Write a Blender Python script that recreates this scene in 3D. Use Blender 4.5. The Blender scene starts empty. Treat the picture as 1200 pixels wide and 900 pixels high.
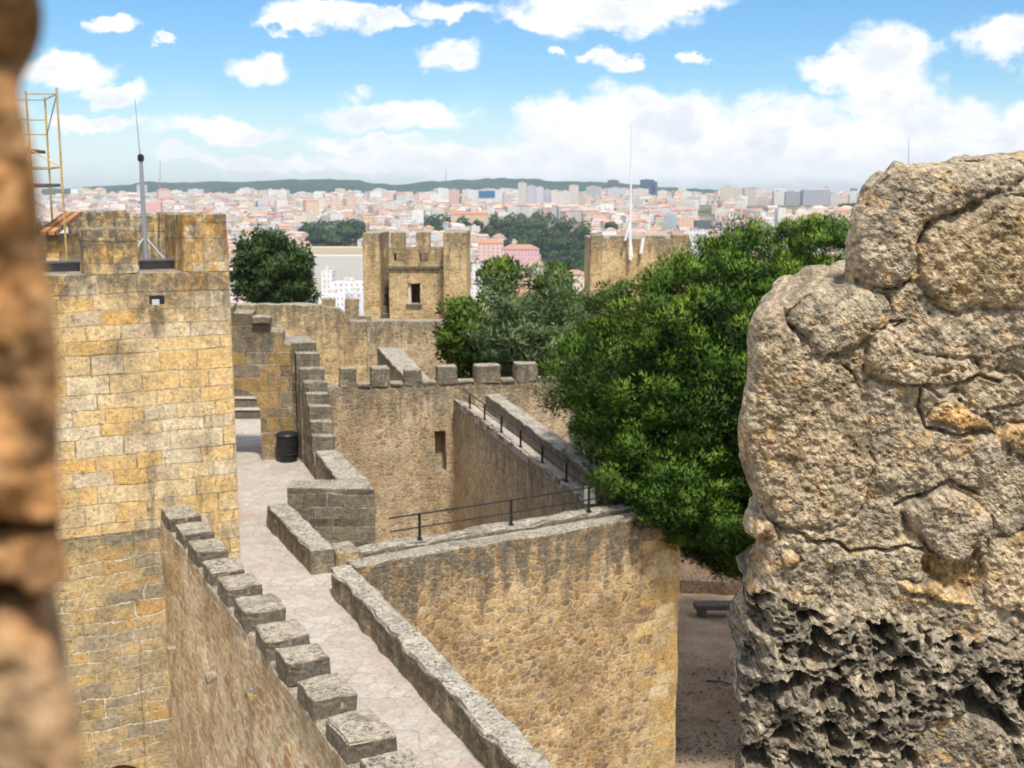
import bpy, math, random
import numpy as np
from mathutils import Vector
random.seed(7); rng = np.random.default_rng(11)
sc = bpy.context.scene
COL = sc.collection
R = math.radians

# ------------------------------------------------------------------ camera
FPX = 1350.0; PITCH = R(9.05); CP, SP = math.cos(PITCH), math.sin(PITCH); CZ = 7.0
def ray(px, py):
    dx = (px-600)/FPX; dy = (450-py)/FPX
    return np.array((dx, CP+dy*SP, -SP+dy*CP))
def at(px, py, Y=None, z=None):
    d = ray(px, py)
    k = Y/d[1] if Y is not None else (z-CZ)/d[2]
    return np.array((d[0]*k, d[1]*k, CZ+d[2]*k))
def proj(P):
    x, y, z = P[0], P[1], P[2]-CZ
    zc = y*CP - z*SP; yc = y*SP + z*CP
    return 600+FPX*x/zc, 450-FPX*yc/zc
def online(px, py, P, D):
    """distance along the plan line P + s*D where the sight line of (px,py) crosses it"""
    d = ray(px, py); k = d[0]/d[1]
    return (k*P[1]-P[0])/(D[0]-k*D[1])
cam = bpy.data.cameras.new('camera'); co = bpy.data.objects.new('camera', cam); COL.objects.link(co)
co.location = (0, 0, CZ); co.rotation_euler = (math.pi/2-PITCH, 0, 0)
cam.sensor_width = 36; cam.lens = 36*FPX/1200; cam.clip_start = 0.02; cam.clip_end = 20000
cam.dof.use_dof = True; cam.dof.focus_distance = 3.5; cam.dof.aperture_fstop = 8.0
sc.camera = co

# ------------------------------------------------------------------ noise
def _h(ix, iy, iz, seed):
    n = (ix*374761393 + iy*668265263 + iz*2147483647 + seed*1274126177) & 0xffffffff
    n = ((n ^ (n >> 13))*1274126177) & 0xffffffff
    n = ((n ^ (n >> 16))*2246822519) & 0xffffffff
    return ((n ^ (n >> 15)) & 0xffffff)/float(0xffffff)
def vnoise(P, seed=0):
    P = np.asarray(P, float); f = np.floor(P); i = f.astype(np.int64); t = P-f; t = t*t*(3-2*t)
    o = 0
    for a in (0, 1):
        for b in (0, 1):
            for c in (0, 1):
                w = (t[:,0] if a else 1-t[:,0])*(t[:,1] if b else 1-t[:,1])*(t[:,2] if c else 1-t[:,2])
                o = o + w*_h(i[:,0]+a, i[:,1]+b, i[:,2]+c, seed)
    return o*2-1
def fbm(P, octv=4, seed=0, gain=.5):
    o = 0; a = 1; P = np.asarray(P, float).copy()
    for k in range(octv):
        o = o + a*vnoise(P, seed+k*17); P = P*2.03+3.1; a *= gain
    return o

# ------------------------------------------------------------------ mesh builder (quads / tris with uv in metres)
class MB:
    """mesh builder: vertices, faces (any size), a uv per corner, height below the wall head, a tint per vertex"""
    def __init__(s): s.v=[]; s.fl=[]; s.fn=[]; s.uvs=[]; s.hd=[]; s.n=0; s.col=[]; s.nr=[]
    def add(s, V, F, UV=None, hd=None, col=None, nrm=None):
        V = np.asarray(V, float); s.v.append(V); s.nr.append(np.zeros((len(V), 3)) if nrm is None else nrm)
        if isinstance(F, np.ndarray):
            s.fl.append((F+s.n).ravel()); s.fn.append(np.full(len(F), F.shape[1])); nl = F.size
        else:
            fl = np.array([q for f in F for q in f], np.int64); s.fl.append(fl+s.n); s.fn.append(np.array([len(f) for f in F])); nl = len(fl)
        if UV is None: s.uvs.append(np.zeros((nl, 2)))
        elif isinstance(UV, np.ndarray): s.uvs.append(UV.reshape(-1, 2))
        else: s.uvs.append(np.array([c for f in UV for c in f], float).reshape(-1, 2))
        s.hd.append(np.full(len(V), 9.0) if hd is None else np.broadcast_to(hd, (len(V),)))
        s.col.append(np.ones((len(V),4)) if col is None else np.broadcast_to(np.asarray(col, float), (len(V),4)))
        s.n += len(V)
    def build(s, name, mat, parent=None, loc=None, smooth=False, **tags):
        V = np.concatenate(s.v)
        if loc is not None: V = V-np.asarray(loc)
        me = bpy.data.meshes.new(name); fl = np.concatenate(s.fl).astype(np.int32); fn = np.concatenate(s.fn).astype(np.int32)
        me.vertices.add(len(V)); me.vertices.foreach_set('co', V.ravel())
        me.loops.add(len(fl)); me.loops.foreach_set('vertex_index', fl)
        me.polygons.add(len(fn)); me.polygons.foreach_set('loop_start', (np.cumsum(fn)-fn).astype(np.int32)); 
        me.update(calc_edges=True)
        uvl = me.uv_layers.new(name='UVMap'); uvl.data.foreach_set('uv', np.concatenate(s.uvs).ravel())
        a = me.attributes.new('hd', 'FLOAT', 'POINT'); a.data.foreach_set('value', np.concatenate(s.hd).astype(float))
        a = me.attributes.new('tint', 'FLOAT_COLOR', 'POINT'); a.data.foreach_set('color', np.concatenate(s.col).astype(float).ravel())
        me.polygons.foreach_set('use_smooth', [smooth]*len(me.polygons))
        me.validate()
        nr = np.concatenate(s.nr)
        if np.any(nr):                                              # foliage: leaves shade like the round tuft they belong to
            me.polygons.foreach_set('use_smooth', [True]*len(me.polygons)); me.normals_split_custom_set_from_vertices(nr.tolist())
        me.materials.append(mat)
        o = bpy.data.objects.new(name, me); COL.objects.link(o)
        if loc is not None: o.location = loc
        if parent is not None:
            o.parent = parent
            if loc is None: o.location = -Vector(parent_world(parent))
        return tag(o, **tags)
def parent_world(p):
    t = Vector(p.location)
    while p.parent: p = p.parent; t = t+Vector(p.location)
    return t
def tag(o, label=None, cat=None, group=None, kind=None):
    if label: o['label'] = label
    if cat: o['category'] = cat
    if group: o['group'] = group
    if kind: o['kind'] = kind
    return o
def empty(name, loc, label, cat, group=None):
    o = bpy.data.objects.new(name, None); COL.objects.link(o); o.location = loc; o.empty_display_size = .2
    return tag(o, label, cat, group)

def hexa(mb, c, res=.5, amp=0., freq=2.5, rnd=0., seed=0, hdtop=None, bottom=False, col=None, drop=()):
    """six-sided block: c = 4 bottom corners counter-clockwise + 4 top corners. Edges worn by rnd, surface uneven by amp."""
    c = [np.asarray(p, float) for p in c]
    L = [max(np.linalg.norm(c[1]-c[0]), np.linalg.norm(c[2]-c[3])), max(np.linalg.norm(c[3]-c[0]), np.linalg.norm(c[2]-c[1])),
         max(np.linalg.norm(c[4+i]-c[i]) for i in range(4))]
    ps = []
    for l in L:
        n = max(1, min(160, int(round(l/res)))); p = np.linspace(0, 1, n+1)
        if rnd > 0 and l > 3*rnd:
            e = rnd/l; p = np.unique(np.concatenate(([0, e], p[(p > e*1.5) & (p < 1-e*1.5)], [1-e, 1])))
        ps.append(p)
    A, B, C = ps; na, nb, nc = len(A)-1, len(B)-1, len(C)-1
    def pt(a, b, t):
        lo = (1-a)*(1-b)*c[0]+a*(1-b)*c[1]+a*b*c[2]+(1-a)*b*c[3]
        hi = (1-a)*(1-b)*c[4]+a*(1-b)*c[5]+a*b*c[6]+(1-a)*b*c[7]
        return (1-t)*lo+t*hi
    gi, gj, gk = np.meshgrid(np.arange(na+1), np.arange(nb+1), np.arange(nc+1), indexing='ij')
    on = (gi == 0)|(gi == na)|(gj == 0)|(gj == nb)|(gk == 0)|(gk == nc)
    idx = np.full(on.shape, -1); idx[on] = np.arange(on.sum()); I, J, K_ = gi[on], gj[on], gk[on]
    def pts(a, b, t):
        a, b, t = a[:,None], b[:,None], t[:,None]
        return (1-t)*((1-a)*(1-b)*c[0]+a*(1-b)*c[1]+a*b*c[2]+(1-a)*b*c[3])+t*((1-a)*(1-b)*c[4]+a*(1-b)*c[5]+a*b*c[6]+(1-a)*b*c[7])
    a_, b_, t_ = A[I], B[J], C[K_]; V = pts(a_, b_, t_); E = np.zeros_like(V)
    if rnd > 0:
        ai, bj, tk = ((I == 0) & ('l' not in drop))|((I == na) & ('r' not in drop)), ((J == 0) & ('f' not in drop))|((J == nb) & ('b' not in drop)), (K_ == nc) & ('t' not in drop); ex = (ai.astype(int)+bj+tk) >= 2
        da = np.where(ai, np.where(I == 0, 1, -1)*rnd/L[0], 0); db = np.where(bj, np.where(J == 0, 1, -1)*rnd/L[1], 0); dt = np.where(tk, -rnd/L[2], 0)
        E = (pts(a_+da, b_+db, t_+dt)-V)*.42*ex[:,None]
    F = []; UV = []
    def side(ids, t, flip, top=False):
        t = np.asarray(t, float); t = t/(np.linalg.norm(t)+1e-9); t2 = np.array((-t[1], t[0], 0))
        q = np.stack((ids[:-1,:-1], ids[1:,:-1], ids[1:,1:], ids[:-1,1:]), -1).reshape(-1, 4)
        if flip: q = q[:,::-1]
        P = V[q]; F.append(q); UV.append(np.stack((P @ t, P @ t2 if top else P[...,2]), -1).reshape(-1, 2))
    hz = lambda d: np.array((d[0], d[1], 0))
    if 'f' not in drop: side(idx[:,0,:], hz(c[1]-c[0]), False)
    if 'b' not in drop: side(idx[:,nb,:], hz(c[3]-c[2]), True)
    if 'l' not in drop: side(idx[0,:,:], hz(c[0]-c[3]), True)
    if 'r' not in drop: side(idx[na,:,:], hz(c[2]-c[1]), False)
    if 't' not in drop: side(idx[:,:,nc], hz(c[1]-c[0]), False, True)
    if bottom: side(idx[:,:,0], hz(c[1]-c[0]), True, True)
    F = np.concatenate(F); UV = np.concatenate(UV)
    zt = max(p[2] for p in c[4:]) if hdtop is None else hdtop
    hd = np.maximum(zt-V[:,2], 0)
    if rnd > 0:
        V = V+E*(1+.7*vnoise(V*3.1, seed+5))[:,None]
    if amp > 0:
        for ax in range(3):
            V[:,ax] += amp*fbm(V*freq, 3, seed+ax*31)*(1. if ax < 2 else .8)
    mb.add(V, F, UV, hd, col)
def prism4(mb, p0, p1, p2, p3, z0, z1, **kw):
    """block over the plan quad p0..p3 (counter-clockwise); z1 a number or four corner heights"""
    zz = z1 if hasattr(z1, '__len__') else [z1]*4
    P = (p0, p1, p2, p3)
    hexa(mb, [(p[0], p[1], z0) for p in P]+[(p[0], p[1], z) for p, z in zip(P, zz)], **kw)
def wallseg(mb, P, D, s0, s1, T, z0, z1, **kw):
    """wall along plan line P+s*D from s0 to s1, T = thickness to the left of D (negative: right)"""
    P = np.array(P[:2], float); D = np.array(D[:2], float); n = np.array((-D[1], D[0]))
    a = P+D*s0; b = P+D*s1
    za, zb = (z1 if hasattr(z1, '__len__') else (z1, z1))
    if T > 0: prism4(mb, a, b, b+n*T, a+n*T, z0, (za, zb, zb, za), **kw)
    else: prism4(mb, a+n*T, b+n*T, b, a, z0, (za, zb, zb, za), **kw)
def box(mb, x0, x1, y0, y1, z0, z1, **kw):
    kw.setdefault('res', 99); kw.setdefault('bottom', True)
    prism4(mb, (x0, y0), (x1, y0), (x1, y1), (x0, y1), z0, z1, **kw)
def tube(mb, p0, p1, r0, r1=None, n=8, cap=True):
    p0 = np.asarray(p0, float); p1 = np.asarray(p1, float); r1 = r0 if r1 is None else r1
    d = p1-p0; d = d/np.linalg.norm(d); a = np.cross(d, (0, 0, 1) if abs(d[2]) < .9 else (1, 0, 0)); a /= np.linalg.norm(a); b = np.cross(d, a)
    V = []
    for p, r in ((p0, r0), (p1, r1)):
        for k in range(n):
            t = 2*math.pi*k/n; V.append(p+r*(math.cos(t)*a+math.sin(t)*b))
    F = [[k, (k+1) % n, n+(k+1) % n, n+k] for k in range(n)]
    if cap: F += [list(range(n))[::-1], list(range(n, 2*n))]
    mb.add(V, F)
def lathe(mb, c, prof, n=24):
    V = []; F = []
    for r, z in prof:
        for k in range(n):
            t = 2*math.pi*k/n; V.append((c[0]+r*math.cos(t), c[1]+r*math.sin(t), c[2]+z))
    m = len(prof)
    for i in range(m-1):
        for k in range(n): F.append([i*n+k, i*n+(k+1) % n, (i+1)*n+(k+1) % n, (i+1)*n+k])
    F.append(list(range(n))[::-1]); F.append(list(range((m-1)*n, m*n)))
    mb.add(V, F)

# ------------------------------------------------------------------ materials
class NT:
    def __init__(s, name):
        s.m = bpy.data.materials.new(name); s.m.use_nodes = True; s.t = s.m.node_tree; s.t.nodes.clear()
        s.out = s.t.nodes.new('ShaderNodeOutputMaterial')
    def n(s, typ, ins=None, **kw):
        nd = s.t.nodes.new('ShaderNode'+typ)
        for k, v in kw.items(): setattr(nd, k, v)
        for k, v in (ins or {}).items():
            sk = nd.inputs[k]
            if isinstance(v, bpy.types.NodeSocket): s.t.links.new(v, sk)
            else: sk.default_value = v
        return nd
    def math(s, op, a, b=0., c=0., clamp=False):
        return s.n('Math', {0: a, 1: b, 2: c}, operation=op, use_clamp=clamp).outputs[0]
    def ss(s, x, lo, hi):
        return s.n('MapRange', {'Value': x, 'From Min': lo, 'From Max': hi}, interpolation_type='SMOOTHSTEP').outputs[0]
    def mix(s, f, a, b, mode='MIX'):
        nd = s.n('Mix', data_type='RGBA', blend_type=mode)
        for k, v in ((0, f), (6, a), (7, b)):
            if isinstance(v, bpy.types.NodeSocket): s.t.links.new(v, nd.inputs[k])
            else: nd.inputs[k].default_value = v if k == 0 else (tuple(v)+(1,))[:4]
        return nd.outputs[2]
    def ramp(s, f, stops, interp='LINEAR'):
        nd = s.n('ValToRGB', {0: f}); cr = nd.color_ramp; cr.interpolation = interp
        while len(cr.elements) < len(stops): cr.elements.new(.5)
        for e, (p, c) in zip(cr.elements, stops): e.position = p; e.color = (tuple(c)+(1,))[:4]
        return nd.outputs[0]
    def noise(s, vec, scale, detail=4, rough=.55, dist=0.):
        return s.n('TexNoise', {'Vector': vec, 'Scale': scale, 'Detail': detail, 'Roughness': rough, 'Distortion': dist})
    def bsdf(s, col, rough=.9, bump=None, bstr=.5, bdist=.02, spec=.25, metal=0.):
        b = s.n('BsdfPrincipled', {'Roughness': rough, 'Specular IOR Level': spec, 'Metallic': metal})
        if isinstance(col, bpy.types.NodeSocket): s.t.links.new(col, b.inputs['Base Color'])
        else: b.inputs['Base Color'].default_value = (tuple(col)+(1,))[:4]
        if bump is not None:
            bp = s.n('Bump', {'Height': bump, 'Strength': bstr, 'Distance': bdist}); s.t.links.new(bp.outputs[0], b.inputs['Normal'])
        s.t.links.new(b.outputs[0], s.out.inputs[0]); return s.m

def weather(t, col, top, topcol, stain, stain_depth, moss=0.):
    """dirt and lichen: dark crust running down from the wall head in streaks, pale lichened top faces, blotches"""
    uv = t.n('UVMap').outputs[0]; geo = t.n('NewGeometry')
    pos = geo.outputs['Position']
    hd = t.n('Attribute', attribute_name='hd').outputs['Fac']
    st = t.n('Mapping', {'Vector': uv, 'Scale': (2.6, .33, 1)}).outputs[0]
    streak = t.noise(st, 1.0, 5, .65).outputs[0]
    reach = t.math('MULTIPLY', t.math('SUBTRACT', streak, .28), stain_depth*3.2)
    near = t.n('MapRange', {'Value': t.math('SUBTRACT', hd, reach), 'From Min': .25, 'From Max': -.45*stain_depth-.1}, interpolation_type='SMOOTHSTEP').outputs[0]
    blot = t.noise(pos, 1.1, 6, .65).outputs[0]
    bl2 = t.noise(pos, 5.5, 5, .7).outputs[0]
    f = t.math('MULTIPLY', near, t.ss(bl2, .25, .62))
    f = t.math('MAXIMUM', f, t.math('MULTIPLY', t.ss(blot, .56, .72), .55))
    run = t.noise(t.n('Mapping', {'Vector': uv, 'Scale': (1.5, .16, 1), 'Location': (3.7, 1.3, 0)}).outputs[0], 1., 5, .62).outputs[0]
    f = t.math('MAXIMUM', f, t.math('MULTIPLY', t.math('MULTIPLY', t.ss(run, .585, .70), t.ss(bl2, .30, .58)), .8))
    f = t.math('MULTIPLY', f, stain, clamp=True)
    col = t.mix(f, col, t.mix(t.ss(bl2, .4, .6), (.052, .048, .04), (.15, .135, .105)))
    if moss > 0:
        mo = t.math('MULTIPLY', t.ss(t.noise(pos, 3.0, 5, .7).outputs[0], .60-.16*moss, .70-.14*moss), moss)
        col = t.mix(mo, col, (.34, .17, .03))
    # top faces
    nz = t.n('SeparateXYZ', {0: geo.outputs['True Normal']}).outputs[2]
    tf = t.math('MULTIPLY', t.ss(nz, .55, .8), top)
    sp = t.noise(pos, 14, 4, .7).outputs[0]; sp2 = t.noise(pos, 3.2, 4, .6).outputs[0]
    sp3 = t.noise(pos, 34, 4, .7).outputs[0]
    tc = t.mix(t.math('MULTIPLY', t.ss(t.math('MULTIPLY_ADD', sp, .6, t.math('MULTIPLY', sp3, .4)), .505, .57), t.math('MULTIPLY_ADD', t.ss(sp2, .36, .55), .75, .25)), topcol, (.085, .078, .066))
    tc = t.mix(t.ss(t.noise(pos, 1.6, 4, .6).outputs[0], .5, .72), tc, tuple(c*.55 for c in topcol))
    return t.mix(tf, col, tc), pos, uv

def fine(t, col, pos, amt=.8):
    """grain of the stone: three sizes of tone change, small pits and pale crusts"""
    g = t.noise(pos, 42, 5, .75).outputs[0]; g1 = t.noise(pos, 15, 5, .7).outputs[0]; g2 = t.noise(pos, 5, 4, .6).outputs[0]
    k = t.math('MULTIPLY_ADD', t.math('SUBTRACT', g, .5), 1.5*amt, 1.)
    k = t.math('MULTIPLY_ADD', t.math('SUBTRACT', g1, .5), 2.3*amt, k); k = t.math('MULTIPLY_ADD', t.math('SUBTRACT', g2, .5), 1.1*amt, k)
    k = t.math('MAXIMUM', k, .15)
    col = t.mix(1., col, t.n('CombineColor', {0: k, 1: k, 2: k}).outputs[0], 'MULTIPLY')
    pit = t.ss(t.noise(pos, 24, 3, .6).outputs[0], .615, .66); col = t.mix(t.math('MULTIPLY', pit, .6*min(1., amt)), col, (.07, .052, .035))
    cr = t.ss(t.noise(t.n('Mapping', {'Vector': pos, 'Location': (7, 3, 5)}).outputs[0], 11, 5, .7).outputs[0], .60, .68); col = t.mix(t.math('MULTIPLY', cr, .5*min(1., amt)), col, (.66, .59, .46))
    return col, t.math('SUBTRACT', t.math('MULTIPLY_ADD', g1, .8, g), t.math('MULTIPLY', pit, .9))

def mat_rubble(name, stops, mortar, size=(.3, .2), edge=.07, stain=.8, depth=.9, top=1., topcol=(.36, .32, .25), moss=.0, jit=.9, warp=.12, mvis=1., bstr=.5, patch=.3):
    t = NT(name); uv = t.n('UVMap').outputs[0]
    wn = t.noise(uv, 2.2, 3, .6).outputs[1]
    w = t.n('VectorMath', {0: t.n('VectorMath', {0: wn, 1: (.5, .5, .5)}, operation='SUBTRACT').outputs[0], 'Scale': warp*2}, operation='SCALE').outputs[0]
    p = t.n('VectorMath', {0: uv, 1: w}, operation='ADD').outputs[0]
    p = t.n('Mapping', {'Vector': p, 'Scale': (1/size[0], 1/size[1], 1)}).outputs[0]
    vo = t.n('TexVoronoi', {'Vector': p, 'Scale': 1., 'Randomness': jit}, voronoi_dimensions='2D')
    ve = t.n('TexVoronoi', {'Vector': p, 'Scale': 1., 'Randomness': jit}, voronoi_dimensions='2D', feature='DISTANCE_TO_EDGE').outputs['Distance']
    rnd = t.n('SeparateColor', {0: vo.outputs['Color']}).outputs[0]
    col = t.ramp(rnd, stops)
    nn = t.noise(uv, 9, 4, .6).outputs[0]
    e = t.math('ADD', ve, t.math('MULTIPLY', t.math('SUBTRACT', nn, .5), .16))
    m = t.n('MapRange', {'Value': e, 'From Min': edge*.4, 'From Max': edge*1.7}, interpolation_type='SMOOTHSTEP').outputs[0]
    mm = t.math('MULTIPLY', t.math('SUBTRACT', 1., m), mvis)
    col = t.mix(mm, col, mortar)
    big = t.noise(uv, .45, 4, .6).outputs[0]
    col = t.mix(t.math('MULTIPLY', t.ss(big, .42, .68), .5), col, tuple(c*.7 for c in stops[0][1]))
    mid_ = t.noise(t.n('Mapping', {'Vector': uv, 'Scale': (1., .55, 1), 'Location': (9., 4., 0)}).outputs[0], 1.7, 6, .68).outputs[0]
    col = t.mix(t.math('MULTIPLY', t.ss(mid_, .50, .66), patch), col, tuple(min(.75, c*1.12) for c in mortar)); col = t.mix(t.math('MULTIPLY', t.ss(mid_, .46, .32), patch*.8), col, tuple(c*.75 for c in stops[1][1]))
    col, pos, uv = weather(t, col, top, topcol, stain, depth, moss)
    col, g = fine(t, col, pos)
    h = t.math('ADD', t.math('MULTIPLY', m, .55), t.math('MULTIPLY', g, .7))
    h = t.math('ADD', h, t.math('MULTIPLY', nn, .9))
    return t.bsdf(col, .93, h, bstr, .03, .12)

def mat_ashlar(name, stops, mortar, bw=.62, bh=.3, stain=.7, depth=.9, top=1., topcol=(.36, .32, .25), moss=0., warp=.035, gap=.012, vary=1.):
    t = NT(name); uv = t.n('UVMap').outputs[0]
    wn = t.noise(uv, 1.3, 2, .5).outputs[1]; wn2 = t.noise(uv, 9., 3, .6).outputs[1]
    w = t.n('VectorMath', {0: t.n('VectorMath', {0: wn, 1: (.5, .5, .5)}, operation='SUBTRACT').outputs[0], 'Scale': warp*3}, operation='SCALE').outputs[0]
    w2 = t.n('VectorMath', {0: t.n('VectorMath', {0: wn2, 1: (.5, .5, .5)}, operation='SUBTRACT').outputs[0], 'Scale': warp}, operation='SCALE').outputs[0]
    p = t.n('VectorMath', {0: uv, 1: w}, operation='ADD').outputs[0]; p = t.n('VectorMath', {0: p, 1: w2}, operation='ADD').outputs[0]
    sp = t.n('SeparateXYZ', {0: p})
    vv = t.n('TexNoise', {'W': t.math('MULTIPLY', sp.outputs[1], .9/bh), 'Scale': .42, 'Detail': 1.}, noise_dimensions='1D').outputs[0]
    vf = t.math('MULTIPLY_ADD', vv, bh*1.5*vary, sp.outputs[1]); row = t.math('FLOOR', t.math('DIVIDE', vf, bh))
    uu = t.n('TexNoise', {'Vector': t.n('CombineXYZ', {0: t.math('MULTIPLY', sp.outputs[0], .7/bw), 1: t.math('MULTIPLY', row, 3.37), 2: 0.}).outputs[0], 'Scale': 1., 'Detail': 1.}).outputs[0]
    p = t.n('CombineXYZ', {0: t.math('MULTIPLY_ADD', uu, bw*1.1*vary, sp.outputs[0]), 1: vf, 2: 0.}).outputs[0]
    br = t.n('TexBrick', {'Vector': p, 'Color1': (0, 0, 0, 1), 'Color2': (1, 1, 1, 1), 'Mortar': (.5, .5, .5, 1), 'Scale': 1., 'Mortar Size': gap,
             'Mortar Smooth': .5, 'Bias': 0., 'Brick Width': bw, 'Row Height': bh}, offset=.43, offset_frequency=2, squash=1.35, squash_frequency=3)
    rnd = t.n('SeparateColor', {0: br.outputs['Color']}).outputs[0]
    col = t.ramp(rnd, stops)
    col = t.mix(t.math('MULTIPLY', t.ss(t.noise(uv, 3.5, 5, .65).outputs[0], .45, .7), .5), col, stops[len(stops)//2][1])
    jn = t.ss(t.noise(uv, 3., 3, .6).outputs[0], .40, .62)
    blo = t.ss(t.noise(uv, 1.1, 5, .65).outputs[0], .46, .66); col = t.mix(t.math('MULTIPLY', blo, .6), col, tuple(.62*a for a in stops[-1][1])); col = t.mix(t.math('MULTIPLY', t.ss(t.noise(uv, .7, 4, .6).outputs[0], .5, .7), .4), col, stops[1][1])
    col = t.mix(t.math('MULTIPLY', br.outputs['Fac'], t.math('MULTIPLY_ADD', jn, .75, .2)), col, t.mix(t.ss(t.noise(uv, .9, 4, .6).outputs[0], .42, .56), mortar, tuple(min(.7, .32+.75*a) for a in mortar)))
    col, pos, uv = weather(t, col, top, topcol, stain, depth, moss)
    col, g = fine(t, col, pos, .75)
    h = t.math('SUBTRACT', t.math('MULTIPLY', g, .5), br.outputs['Fac'])
    h = t.math('ADD', h, t.math('MULTIPLY', t.noise(uv, 6, 4, .6).outputs[0], .8))
    return t.bsdf(col, .92, h, .9, .03, .12)

def simple(name, col, rough=.6, metal=0., spec=.4, var=0.):
    t = NT(name)
    if var > 0:
        pos = t.n('NewGeometry').outputs['Position']
        n = t.noise(pos, 9, 5, .65).outputs[0]
        c = t.mix(t.ss(n, .3, .7), tuple(x*(1-var) for x in col), tuple(min(1, x*(1+var)) for x in col))
        return t.bsdf(c, rough, None, spec=spec, metal=metal)
    return t.bsdf(col, rough, None, spec=spec, metal=metal)

M = {}
tan = [(.0, (.34, .23, .115)), (.25, (.46, .33, .17)), (.5, (.52, .39, .22)), (.72, (.37, .27, .15)), (.86, (.50, .42, .30)), (1., (.30, .25, .18))]
TOW = [(.0, (.60, .34, .10)), (.16, (.68, .44, .16)), (.38, (.70, .50, .235)), (.62, (.69, .53, .29)), (.82, (.68, .58, .40)), (.94, (.60, .50, .34)), (1., (.50, .40, .26))]
M['tower'] = mat_ashlar('tower_ashlar', TOW, (.20, .145, .085), .62, .295, .9, .75, moss=.2, gap=.012)
M['tower_top'] = mat_ashlar('weathered_tower_head', TOW, (.16, .12, .07), .62, .295, 1., 1.5, moss=.35, gap=.012, topcol=(.28, .25, .2))
M['tower_lichen'] = mat_ashlar('lichened_ashlar', TOW, (.20, .145, .085), .62, .295, 1., 1.3, moss=.8, gap=.010)
M['tower_low'] = mat_ashlar('coursed_rubble', [(.0, (.52, .33, .13)), (.3, (.58, .42, .20)), (.55, (.50, .39, .22)), (.8, (.42, .35, .24)), (1., (.33, .29, .21))],
                        (.66, .58, .42), .50, .235, .7, .5, warp=.085, gap=.015)
M['outer'] = mat_rubble('old_plastered_rubble', [(.0, (.50, .32, .14)), (.3, (.58, .44, .24)), (.6, (.62, .51, .33)), (.8, (.46, .25, .13)), (1., (.42, .34, .25))],
                        (.64, .54, .38), (.42, .16), .13, .5, .7, warp=.12, bstr=.6, patch=.6)
M['rubble'] = mat_rubble('golden_rubble', [(.0, (.24, .14, .06)), (.25, (.43, .29, .145)), (.5, (.53, .385, .21)), (.7, (.34, .23, .125)), (.86, (.22, .175, .13)), (1., (.56, .45, .29))],
                        (.56, .42, .23), (.175, .125), .10, 1., 1.5, warp=.15, bstr=.55, mvis=.75)
M['quoin'] = mat_ashlar('quoin_stone', [(.0, (.44, .27, .09)), (.3, (.52, .36, .15)), (.7, (.55, .41, .20)), (.92, (.58, .48, .30)), (1., (.40, .30, .18))],
                        (.46, .35, .18), .62, .3, .7, .6, gap=.012, vary=0.)
M['darkblock'] = mat_ashlar('dark_lichened_blocks', [(.0, (.11, .095, .07)), (.3, (.20, .17, .12)), (.55, (.29, .24, .16)), (.8, (.16, .14, .105)), (1., (.36, .28, .17))],
                        (.33, .28, .20), .46, .29, .9, 1.2, warp=.06, topcol=(.38, .335, .27), gap=.014)
M['merlon'] = mat_rubble('grey_merlon_stone', [(.0, (.17, .135, .09)), (.4, (.27, .215, .14)), (.7, (.20, .165, .115)), (1., (.35, .275, .17))],
                        (.36, .31, .22), (.3, .2), .08, 1., 1.3, topcol=(.375, .325, .25), warp=.1)
M['parapet'] = mat_rubble('parapet_rubble', [(.0, (.20, .165, .11)), (.4, (.33, .27, .17)), (.7, (.26, .22, .155)), (1., (.42, .35, .24))],
                        (.38, .32, .22), (.24, .17), .09, 1., .7, topcol=(.41, .37, .30))
M['mid'] = mat_rubble('weathered_rubble', [(.0, (.31, .21, .115)), (.3, (.46, .335, .195)), (.6, (.55, .42, .255)), (.8, (.30, .235, .155)), (1., (.49, .42, .31))],
                        (.54, .43, .28), (.21, .14), .11, .8, 1.6, warp=.14, bstr=.6, patch=.5)
M['far'] = mat_rubble('distant_castle_rubble', [(.0, (.36, .23, .10)), (.35, (.54, .38, .18)), (.7, (.60, .44, .23)), (1., (.34, .27, .18))],
                        (.60, .47, .28), (.26, .17), .09, .8, 1.6, warp=.1)
M['archstone'] = mat_ashlar('brown_arch_blocks', [(.0, (.15, .115, .075)), (.3, (.34, .22, .085)), (.6, (.42, .28, .115)), (.8, (.20, .165, .115)), (1., (.30, .26, .19))],
                        (.36, .28, .18), .62, .36, 1., 1.6, gap=.014)
M['steel'] = simple('grey_painted_steel', (.16, .155, .17), .5, .3, var=.15)
M['galv'] = simple('galvanised_steel', (.34, .36, .38), .45, .5, var=.1)
M['iron'] = simple('dark_iron', (.025, .023, .021), .6, .3, var=.2)
M['yellow'] = simple('yellow_scaffold_paint', (.46, .32, .11), .5, .1, var=.2)
M['white'] = simple('white_paint', (.75, .76, .77), .5, var=.05)
M['black'] = simple('black_plastic', (.014, .015, .018), .45, var=.2)
M['plank'] = simple('grey_wood', (.10, .085, .07), .85, var=.3)
M['bark'] = simple('bark', (.12, .085, .055), .95, var=.4)
M['lens'] = simple('lamp_glass', (.5, .52, .55), .1, spec=.6)
HAZE = 1.0e-4; CLOUD = 8.6; SKYSAT = 1.3; SKYVAL = 1.1; SKYTINT = (.84, .97, 1.04); SKYSTR = .10; SUNE = 3.6; SUNANG = 6.; EXPOSURE = .45
def wall_cells(mb, P, D, S, T, Z, holes=(), **kw):
    for i in range(len(S)-1):
        for j in range(len(Z)-1):
            if (i, j) in holes: continue
            k = dict(kw); k['drop'] = () if j == len(Z)-2 or (i, j+1) in holes else ('t',)
            k.setdefault('hdtop', Z[-1])
            wallseg(mb, P, D, S[i], S[i+1], T, Z[j], Z[j+1], bottom=(i, j-1) in holes, **k)
G0 = -7.0
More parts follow.
